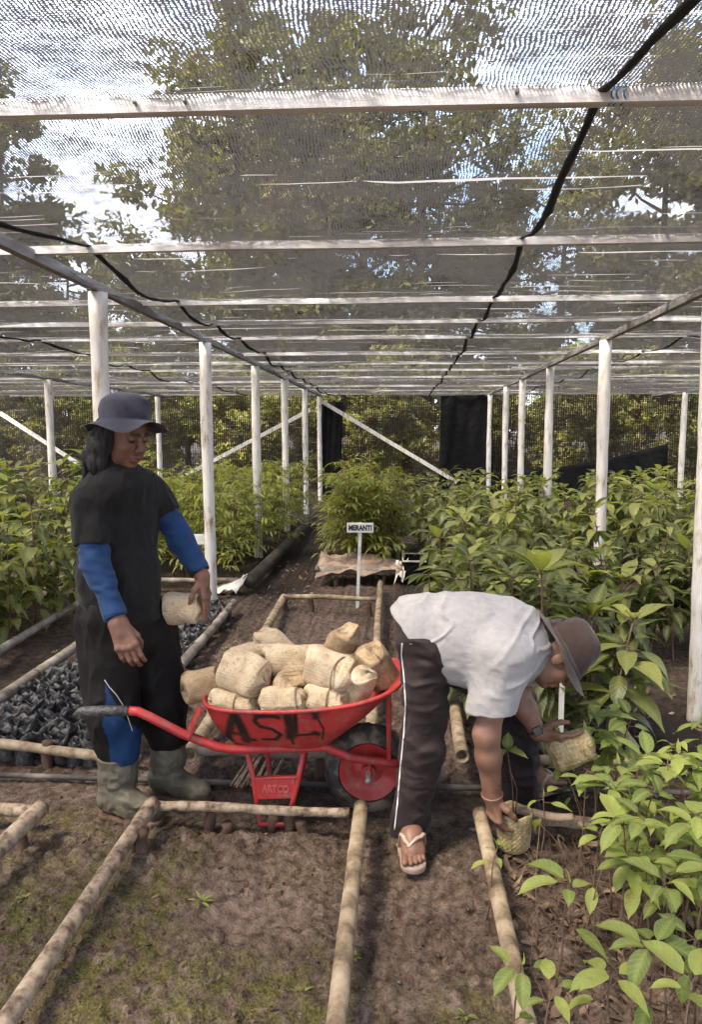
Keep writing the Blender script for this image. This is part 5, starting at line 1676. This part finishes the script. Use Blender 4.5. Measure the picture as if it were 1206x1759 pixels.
def fine_plant(r, h, tones=(0.15, 0.9)):
    p = Plant()
    S = curve_stem(h, 0.10, r, 10)
    p.stem(S, 0.005, 0.002, 5)
    for k in range(25):
        t = r.uniform(0.24, 1.0)
        b0 = np.array([np.interp(t, np.linspace(0, 1, len(S)), S[:, i]) for i in range(3)])
        a = k * 2.4 + r.normal(0, 0.3)
        el = r.uniform(-0.1, 0.6)
        d = np.array([math.cos(a) * math.cos(el), math.sin(a) * math.cos(el), math.sin(el)])
        Lb = r.uniform(0.12, 0.30) * (1.2 - 0.5 * t)
        e = b0 + d * Lb + (0, 0, -0.15 * Lb)
        p.stem([b0, (b0 + e) / 2 + (0, 0, 0.03 * Lb), e], 0.002, 0.001, 4)
        sd = nrm(np.cross(d, (0, 0, 1)))
        nl = int(r.integers(5, 8))
        for q in range(nl):
            tt = 0.3 + 0.7 * q / (nl - 1)
            dd = d * 0.75 + sd * (1 if q % 2 else -1) * 0.75 * (1 - 0.6 * (q == nl - 1)) + (0, 0, r.uniform(-0.45, 0.2))
            l = r.uniform(0.075, 0.14)
            p.leaf(b0 + (e - b0) * tt, dd, (0, 0, 1), l, l * 0.27, 4, 3, r.uniform(0.3, 1.0), 0.3, tone=r.uniform(*tones))
    return p

PR = np.random.default_rng(23)
# --- thin-stemmed seedlings of the front bed: the leafy ones that show one by one
GF_ = 'thin-stemmed seedlings of the front bed'
hero = [
    # px, py of the crown, distance, leaf length, leaves, label
    (1120, 1600, 1.62, 0.125, 8, 'largest lime-green seedling in the near corner, with eight broad leaves'),
    (968, 1512, 1.92, 0.135, 4, 'sparse seedling with four long narrow lime leaves above the brown litter'),
    (893, 1672, 1.62, 0.115, 4, 'low seedling whose leaves lie over the near end of the long pale pole'),
    (1062, 1352, 2.30, 0.120, 7, 'bright leafy seedling under the yellowish crosswise pole'),
    (1005, 1318, 2.42, 0.105, 4, 'slender seedling with yellow-green leaves right below the held fibrous bag'),
    (1160, 1300, 2.35, 0.120, 5, 'seedling with a heart-shaped top leaf by the picture edge, below the stained post'),
    (845, 1455, 2.22, 0.085, 4, 'small wilted seedling hanging over the pale pole below the woven pot'),
    (1085, 1400, 2.12, 0.150, 6, 'leafy seedling with large dull green leaves behind the sparse lime seedling'),
    (1190, 1390, 2.05, 0.150, 6, 'wide seedling with overlapping ribbed leaves at the picture edge'),
    (1165, 1500, 1.85, 0.125, 6, 'seedling between the largest lime-green one and the ribbed one'),
    (1040, 1660, 1.55, 0.110, 5, 'seedling with drooping greyish leaves under the largest lime-green one'),
    (1030, 1440, 2.15, 0.110, 4, 'thin seedling with greyish leaves behind the dry litter'),
    (940, 1715, 1.50, 0.080, 4, 'small pale seedling at the bottom edge beside the long pale pole'),
    (1180, 1700, 1.42, 0.120, 5, 'shaded seedling low in the near corner'),
    (940, 1360, 2.50, 0.085, 3, 'small seedling with two round leaves behind the woven pot'),
]
for i, (px, py, Y, L, nl, lb) in enumerate(hero):
    q = P(px, py, Y)
    pl_ = bright_plant(np.random.default_rng(100 + i), max(0.16, q[2]), nl, L, 0.03, 1, (0.5, 0.98))
    top = pl_.st[0][0][-1]
    pl_.build('seedling', lb, 'seedling', (q[0] - 0.01, q[1], 0.0), GF_)
var = [bright_plant(np.random.default_rng(140 + i), 0.36 + 0.035 * i, 4 + i % 3, 0.105 + 0.015 * (i % 3), 0.06, 3, (0.25, 0.95)) for i in range(4)]
var += [bare_plant(np.random.default_rng(150 + i), 0.30 + 0.04 * i) for i in range(4)]
roots = []
k = 0
LF = {True: 'young leafy seedling among thin brown stems in the crowded front bed', False: 'leafless thin brown seedling stem in the crowded front bed'}
for i in range(150):
    x, y = PR.uniform(0.42, 1.45), PR.uniform(1.25, 2.62)
    if i % 5 < 3: x, y = PR.uniform(0.68, 1.5), PR.uniform(1.75, 2.95)
    leafy = PR.uniform() < (0.72 if (x > 0.70 and y > 1.75) else 0.10)
    v = int(PR.integers(0, 4)) + (0 if leafy else 4)
    s = PR.uniform(0.65, 1.1)
    if y < 1.8: s *= 0.75
    key = [r_ for r_ in roots if r_[0] == v]
    if not key:
        o = var[v].build('seedling', LF[v < 4], 'seedling', (x, y, gz(x, y) - 0.01), GF_ if v < 4 else 'leafless stems of the front bed')
        roots.append((v, o))
    else:
        dup(key[0][1], (x, y, gz(x, y) - 0.01), PR.uniform(0, 6.28), s, None, (PR.normal(0, 0.12), PR.normal(0, 0.12)))
# --- the potted seedling
pl_ = Plant()
b0 = np.array([0.0, 0.0, 0.11])
tp = P(872, 1288, 2.60) - pp
S = np.array([b0, b0 * 0.5 + tp * 0.5 + (0.006, 0, 0), tp])
pl_.stem(S, 0.003, 0.0016)
pl_.stem([b0 + (0.006, 0, 0), b0 * 0.55 + tp * 0.45 + (0.022, 0, 0), tp + (0.012, 0, -0.08)], 0.0026, 0.0014)
for ax_, L, W, tn in (((-0.9, -0.3, -0.35), 0.12, 0.055, 0.95), ((0.75, -0.55, 0.15), 0.085, 0.05, 0.55), ((0.1, 0.5, 0.9), 0.07, 0.045, 0.25), ((0.35, -0.6, 0.65), 0.06, 0.04, 0.35)):
    pl_.leaf(tp, ax_, (0, 0, 1), L, W, 8, 5, 0.5, 0.2, tone=tn)
pl_.build('', '', '', pp, None, root=pot)

# --- broad-leaved plants
def scatter(builders, spots, name, label, group, stem, leaf, s_lo=0.85, s_hi=1.12, smul=None):
    roots_ = []
    for i, (x, y) in enumerate(spots):
        v = i % len(builders)
        s = PR.uniform(s_lo, s_hi) * (smul(x, y) if smul else 1)
        if i < len(builders):
            o = builders[v].build(name, label, 'seedling', (x, y, gz(x, y) - 0.01), group, stem, leaf)
            o.scale = (s,) * 3
            o.rotation_euler[2] = PR.uniform(0, 6.28)
            roots_.append(o)
        else:
            dup(roots_[v], (x, y, gz(x, y) - 0.01), PR.uniform(0, 6.28), s, None, (PR.normal(0, 0.06), PR.normal(0, 0.06)))

bb = [broad_plant(np.random.default_rng(200 + i), 0.66 + 0.03 * (i % 3), 0.19 + 0.02 * (i % 4), 5, (0.15, 0.85), 5) for i in range(7)]
sp1 = []
while len(sp1) < 52:                                                   # the near right bed
    x, y = PR.uniform(0.34, 2.6), PR.uniform(3.35, 5.6)
    if x > 1.0 and y < 4.75 + 0.25 * (x - 1.0): continue
    if y < 3.6 and x < 0.55: continue
    if x < 0.42 and y < 4.3: continue
    if all((x - a) ** 2 + (y - b2) ** 2 > 0.17 ** 2 for a, b2 in sp1): sp1.append((x, y))
scatter(bb, sp1, 'broadleaf_seedling', 'broad-leaved green seedling in the crowded bed behind the bending person', 'broad-leaved seedlings behind the bending person', 'stem', 'leaf_broad', 0.85, 1.1)
bb2 = [broad_plant(np.random.default_rng(230 + i), 0.95 + 0.04 * (i % 3), 0.19 + 0.015 * (i % 4), 5, (0.25, 0.95), 6) for i in range(6)]
sp2 = []
while len(sp2) < 150:
    x, y = PR.uniform(0.28, 5.4), PR.uniform(5.5, 11.5)
    if x > 0.62 * y: continue
    if all((x - a) ** 2 + (y - b2) ** 2 > 0.22 ** 2 for a, b2 in sp2): sp2.append((x, y))
scatter(bb2, sp2, 'broadleaf_seedling', 'tall leafy seedling in the far right bed below the black tarps', 'tall leafy seedlings of the far right bed', 'stem', 'leaf_broad', 0.76, 1.02)
# --- large-leaved young trees standing out of the near bed
for i, (px, py, Y, L, nl, lb) in enumerate([
    (935, 985, 3.75, 0.27, 6, 'plant with upright paddle-shaped leaves right behind the grey shirt'), (815, 965, 4.3, 0.22, 6, 'plant with erect yellowish new leaves above the back of the grey shirt'),
    (1015, 1062, 3.62, 0.20, 7, 'large-leaved plant just above the brown hat'), (880, 995, 4.0, 0.22, 5, 'plant with curled pale new leaves between the grey shirt and the white post'),
    (1065, 1120, 3.5, 0.20, 7, 'dark glossy plant with hanging leaves beside the brown hat'), (740, 985, 4.6, 0.17, 6, 'leafy plant at the corner of the bed above the hip of the bending person')]):
    q = P(px, py, Y)
    p_ = Plant()
    r = np.random.default_rng(300 + i)
    S = curve_stem(q[2], 0.03, r, 9)
    p_.stem(S, 0.009, 0.005)
    for k in range(nl):
        a = k * 6.283 / nl + r.normal(0, 0.2)
        el = r.uniform(0.35, 1.0) if i < 4 else r.uniform(-0.3, 0.4)
        d = np.array([math.cos(a) * math.cos(el), math.sin(a) * math.cos(el), math.sin(el)])
        e = S[-1] + d * 0.03
        p_.stem([S[-1], e], 0.003, 0.0025, 4)
        l = 1.02 * L * r.uniform(0.75, 1.15)
        p_.leaf(e, d, (0, 0, 1), l, l * 0.42, 9, 5, r.uniform(0.5, 1.0), r.uniform(0.15, 0.4), tone=r.uniform(0.2, 0.9) if i in (0, 1, 3) else r.uniform(0.05, 0.5), wave=0.03)
    for k in range(5):
        t = r.uniform(0.5, 0.9)
        b0 = S[int(t * 8)]
        a = r.uniform(0, 6.28)
        d = np.array([math.cos(a), math.sin(a), r.uniform(-0.4, 0.3)])
        l = L * r.uniform(0.8, 1.1)
        p_.leaf(b0 + nrm(d) * 0.03, d, (0, 0, 1), l, l * 0.42, 8, 5, r.uniform(0.7, 1.2), 0.25, tone=r.uniform(0.05, 0.55), wave=0.03)
    p_.build('broadleaf_seedling', lb, 'seedling', (q[0], q[1], 0), 'large-leaved plants of the near bed', 'stem', 'leaf_broad')
# --- left bed
sp3 = []
while len(sp3) < 60:
    y = PR.uniform(4.3, 6.4)
    x = PR.uniform(-4.6, -2.75)
    if all((x - a) ** 2 + (y - b2) ** 2 > 0.17 ** 2 for a, b2 in sp3): sp3.append((x, y))
bl = [broad_plant(np.random.default_rng(250 + i), 0.95 + 0.03 * (i % 3), 0.225 + 0.015 * (i % 4), 6, (0.35, 1.0), 5) for i in range(6)]
scatter(bl, sp3, 'broadleaf_seedling', 'broad-leaved seedling in the bed at the far left of the black-shirted person', 'broad-leaved seedlings of the left bed', 'stem', 'leaf_broad', 0.72, 1.02)
sp4 = []
while len(sp4) < 40:
    x, y = PR.uniform(-7.0, -3.2), PR.uniform(8.2, 10.6)
    if all((x - a) ** 2 + (y - b2) ** 2 > 0.25 ** 2 for a, b2 in sp4): sp4.append((x, y))
scatter(bl, sp4, 'broadleaf_seedling', 'tall seedling in the back bed between the far left white posts', 'tall seedlings of the back left bed', 'stem', 'leaf_broad', 0.95, 1.25)
# a rust-coloured shoot in the left bed
p_ = Plant()
r = np.random.default_rng(9)
q = P(52, 872, 5.3)
for k in range(7):
    a = k * 0.9
    p_.leaf((0, 0, q[2] + 0.02 * (k % 3)), (math.cos(a) * 0.5, math.sin(a) * 0.5, 0.9), (1, 0.2, 0), 0.13, 0.035, 6, 3, 0.5, 0.3, tone=0.5)
p_.stem([(0, 0, 0), (0.02, 0, q[2] * 0.5), (0, 0, q[2] + 0.02)], 0.008, 0.004)
p_.build('broadleaf_seedling', 'rust-brown young shoot standing out of the left bed', 'seedling', (q[0], q[1], 0), None, 'stem', 'dry_leaf')
# --- fine-leaved beds
ff = [fine_plant(np.random.default_rng(270 + i), 1.02 + 0.04 * (i % 3)) for i in range(6)]
sp5 = []
while len(sp5) < 88:
    x, y = PR.uniform(-3.3, -1.5), PR.uniform(7.0, 12.5)
    if abs(x + 1.7) < 0.1 and (abs(y - 8.95) < 0.1): continue
    if all((x - a) ** 2 + (y - b2) ** 2 > 0.19 ** 2 for a, b2 in sp5): sp5.append((x, y))
scatter(ff, sp5, 'fineleaf_seedling', 'feathery fine-leaved seedling in the bed along the left row of posts', 'fine-leaved seedlings along the left row of posts', 'stem', 'leaf_fine', 0.84, 1.08)
sp6 = []
while len(sp6) < 34:
    x, y = PR.uniform(-0.72, -0.02), PR.uniform(7.55, 9.7)
    if all((x - a) ** 2 + (y - b2) ** 2 > 0.14 ** 2 for a, b2 in sp6): sp6.append((x, y))
ff2 = [fine_plant(np.random.default_rng(290 + i), 0.98 + 0.05 * (i % 3), (0.05, 0.7)) for i in range(5)]
scatter(ff2, sp6, 'fineleaf_seedling', 'fine-leaved seedling with reddish stem behind the white MERANTI sign', 'reddish-stemmed seedlings behind the sign', 'stem_red', 'leaf_fine', 0.9, 1.15)

# ------------------------------------------------------------------ black polybags
def polybag_mesh(r, h=0.140, R=0.0455):
    n, rows = 26, 12
    V = []
    s0 = r.uniform(0, 50)
    for j in range(rows + 1):
        t = j / rows
        for k in range(n):
            a = 2 * math.pi * k / n
            w = vnoise(np.array([[math.cos(a) * 1.6 + s0, math.sin(a) * 1.6, t * 3]]), 3)[0]
            f = vnoise(np.array([[math.cos(a) * 4 + s0, math.sin(a) * 4, t * 9]]), 7)[0]
            rr = R * (1.0 + 0.05 * w + 0.035 * f) * (0.93 if j == 0 else 1.0)
            z = h * t
            if t > 0.72:
                rr *= 1 + (t - 0.72) * (0.8 * w + 1.5 * f - 0.1)
                z += (t - 0.72) * (0.07 * f + 0.07 * w)
            V.append((rr * math.cos(a), rr * math.sin(a), z))
    F = [(j * n + k, j * n + (k + 1) % n, (j + 1) * n + (k + 1) % n, (j + 1) * n + k) for j in range(rows) for k in range(n)]
    return np.array(V), F
pbs = []
GPB = 'black polybags of the left bed'
for v in range(5):
    r = np.random.default_rng(400 + v)
    t = thing('polybag', 'crumpled black polybag of soil standing in the crowded bed left of the rubber boots', 'polybag', (0, 0, 0), 0, GPB)
    b_o = obj('bag', polybag_mesh(r), M['black_plastic'], t, local=True)
    sl = b_o.modifiers.new('thick', 'SOLIDIFY')
    sl.thickness = 0.0015
    obj('soil', lathe([(0.0, 0.118 - 0.01 * v), (0.02, 0.116 - 0.01 * v), (0.036, 0.108 - 0.01 * v)], (0, 0, 0), 'Z', 18), M['dark_soil'], t, local=True)
    pbs.append(t)
used = set()
n_b = 0
for row in range(29):
    for colu in range(8):
        y = 3.28 + row * 0.094 + PR.normal(0, 0.006)
        x = -1.42 - colu * 0.086 + (0.043 if row % 2 else 0) + PR.normal(0, 0.006) - 0.02 * row / 29
        if x < -2.04 or x > -1.37: continue
        if x < -0.58 * y and y < 3.75: continue
        if PR.uniform() < 0.04: continue
        v = int(PR.integers(0, 5))
        zz = gz(x, y) - 0.008
        if v not in used:
            pbs[v].location = (x, y, zz)
            used.add(v)
        else:
            dup(pbs[v], (x, y, zz), PR.uniform(0, 6.28), PR.uniform(0.92, 1.08), None, (PR.normal(0, 0.07), PR.normal(0, 0.07)))
        n_b += 1

# ------------------------------------------------------------------ litter, clods and weeds
V, F, T = [], [], []
parts = []
for i in range(1500):
    if i < 1000: x, y = PR.uniform(0.36, 1.5), PR.uniform(1.2, 2.75)
    elif i < 1200: x, y = PR.uniform(0.4, 1.9), PR.uniform(3.2, 5.0)
    elif i < 1330: x, y = PR.uniform(-1.3, -0.8), PR.uniform(6.4, 8.5)
    else: x, y = PR.uniform(-2.3, 0.35), PR.uniform(1.5, 6.5)
    l = PR.uniform(0.02, 0.075) if i < 1330 else PR.uniform(0.008, 0.03)
    a = PR.uniform(0, 6.28)
    bv, bf, *_ = blade((x, y, gz(x, y) + PR.uniform(0.002, 0.02)), (math.cos(a), math.sin(a), PR.normal(0, 0.25)), (PR.normal(0, 0.3), PR.normal(0, 0.3), 1), l, l * PR.uniform(0.3, 0.5), 4, 3, PR.normal(0, 0.9), PR.uniform(-0.3, 0.5))
    parts.append((bv, bf))
o = obj('dry_leaf_litter', merge(parts), M['dry_leaf'])
o['kind'] = 'stuff'
parts = []
for i in range(700):
    x, y = PR.uniform(0.38, 1.45), PR.uniform(1.2, 2.7)
    a, el = PR.uniform(0, 6.28), PR.normal(0.2, 0.5)
    l = PR.uniform(0.04, 0.16)
    p0 = np.array([x, y, gz(x, y) + 0.004])
    d = np.array([math.cos(a) * math.cos(el), math.sin(a) * math.cos(el), abs(math.sin(el))])
    parts.append(tube([p0, p0 + d * l * 0.5 + (0, 0, 0.004), p0 + d * l], [0.0018, 0.0015, 0.0009], 4))
o = obj('twig_litter', merge(parts), M['stem'])
o['kind'] = 'stuff'
ico = np.array([(0, 0, 1), (0.89, 0, 0.45), (0.28, 0.85, 0.45), (-0.72, 0.53, 0.45), (-0.72, -0.53, 0.45), (0.28, -0.85, 0.45), (0.72, 0.53, -0.45), (-0.28, 0.85, -0.45), (-0.89, 0, -0.45), (-0.28, -0.85, -0.45), (0.72, -0.53, -0.45), (0, 0, -1)])
icf = np.array([(0, 1, 2), (0, 2, 3), (0, 3, 4), (0, 4, 5), (0, 5, 1), (1, 6, 2), (2, 7, 3), (3, 8, 4), (4, 9, 5), (5, 10, 1), (1, 10, 6), (2, 6, 7), (3, 7, 8), (4, 8, 9), (5, 9, 10), (11, 6, 10), (11, 7, 6), (11, 8, 7), (11, 9, 8), (11, 10, 9)])
nc = 15000
cx = np.where(PR.uniform(size=nc) < 0.75, PR.uniform(-1.4, 0.4, nc), PR.uniform(-2.7, 1.9, nc))
cy = np.where(PR.uniform(size=nc) < 0.7, PR.uniform(1.4, 2.8, nc), PR.uniform(2.8, 6.5, nc))
keep = fbm(np.stack([cx * 2.5, cy * 2.5, cx * 0], 1), 3, 31) > -0.25
cx, cy = cx[keep], cy[keep]
cs = 0.0014 + 0.0070 * PR.uniform(size=len(cx)) ** 9
cz = ground_h(cx, cy)
W_ = ico[None] * (1 + 0.35 * PR.normal(size=(len(cx), 12, 1))) * cs[:, None, None] * np.array([1, 1, 0.7]) + np.stack([cx, cy, cz + cs * 0.25], 1)[:, None]
o = obj('soil_crumbs', (W_.reshape(-1, 3), (icf[None] + 12 * np.arange(len(cx))[:, None, None]).reshape(-1, 3)), M['ground'], smooth=False,
        attr={'dry': np.zeros(len(cx) * 12), 'moss': np.zeros(len(cx) * 12), 'damp': np.zeros(len(cx) * 12)})
o['kind'] = 'stuff'

def weed(r, n=8, L=0.03):
    p = Plant()
    for k in range(n):
        a = k * 2.4 + r.normal(0, 0.3)
        el = r.uniform(0.1, 0.9)
        d = np.array([math.cos(a) * math.cos(el), math.sin(a) * math.cos(el), math.sin(el)])
        p.leaf(d * 0.006, d, (0, 0, 1), L * r.uniform(0.6, 1.2), L * 0.35, 4, 3, 0.6, 0.2, tone=r.uniform(0.4, 0.95))
    p.stem([(0, 0, -0.01), (0, 0, 0.012)], 0.002, 0.001, 4)
    return p
wv = [weed(np.random.default_rng(500 + i), 7 + i, 0.028 + 0.004 * i) for i in range(3)]
ws = [(520, 1722), (800, 1750), (345, 1560), (40, 1555), (610, 1650), (395, 1090), (405, 1110), (385, 1120), (410, 1085), (375, 1140), (20, 1480), (60, 1175), (28, 1180), (95, 1130), (120, 1160), (15, 1205), (690, 1115), (680, 1105)]
for i, (px, py) in enumerate(ws):
    q = G(px, py)
    z = gz(q[0], q[1]) - 0.002
    if i < 3:
        wv[i].build('weed', 'tiny pale green weed sprouting from the bare soil', 'weed', (q[0], q[1], z), 'tiny weeds in the soil', 'stem', 'leaf_bright')
        w0 = [o for o in C.objects if o.name.startswith('weed')]
    else:
        dup(w0[i % 3], (q[0], q[1], z), i * 1.3, 0.8 + 0.1 * (i % 4))

# ------------------------------------------------------------------ small fittings on the frame, and the tub by the sign bed
M['blue_cord'] = simple('blue_cord', [(0.3, (0.03, 0.13, 0.30)), (0.7, (0.07, 0.24, 0.45))], 60, 0.7, 0.2)
for dx in (0.0, 0.012, 0.03):
    tx = G(1048, 160, 2.40)[0] + dx
    cz_ = NET_Z - 0.029
    lp_ = [(tx + 0.004 * math.sin(5 * a), 2.0 + 0.024 * math.cos(a), cz_ + 0.027 * math.sin(a)) for a in np.linspace(0, 2 * math.pi, 20)]
    obj('tie', tube(lp_, 0.0022, 5, False), M['blue_cord'], house)
for px in (236, 322, 880):
    q = G(px, 182, 2.396)
    obj('nail', tube([(q[0], 1.985, 2.396), (q[0], 1.972, 2.396)], [0.005, 0.006], 8), M['iron'], house)
tq = np.array([0.235, 7.55, 0.0])
tub = thing('plastic_tub', 'black plastic tub with a pale rim, in the shade right of the white sign', 'tub', tq)
V, F = [], []
for z, e in ((0.0, 0.0), (0.26, 0.03), (0.26, 0.015), (0.03, -0.015)):
    for sx, sy in ((-1, -1), (1, -1), (1, 1), (-1, 1)):
        V.append(tq + np.array([sx * (0.13 + e), sy * (0.20 + e), z]))
F = [(i * 4 + k, i * 4 + (k + 1) % 4, i * 4 + 4 + (k + 1) % 4, i * 4 + 4 + k) for i in range(3) for k in range(4)] + [(3, 2, 1, 0), (12, 13, 14, 15)]
obj('body', (np.array(V), F), M['tarp'], tub, smooth=False, bevel=0.01)
rimv = [tq + np.array([sx * 0.162, sy * 0.232, 0.262]) for sx, sy in ((-1, -1), (1, -1), (1, 1), (-1, 1), (-1, -1))]
obj('rim', merge([beam(rimv[i], rimv[i + 1], 0.012, 0.016) for i in range(4)]), M['white_plastic'], tub, smooth=False)
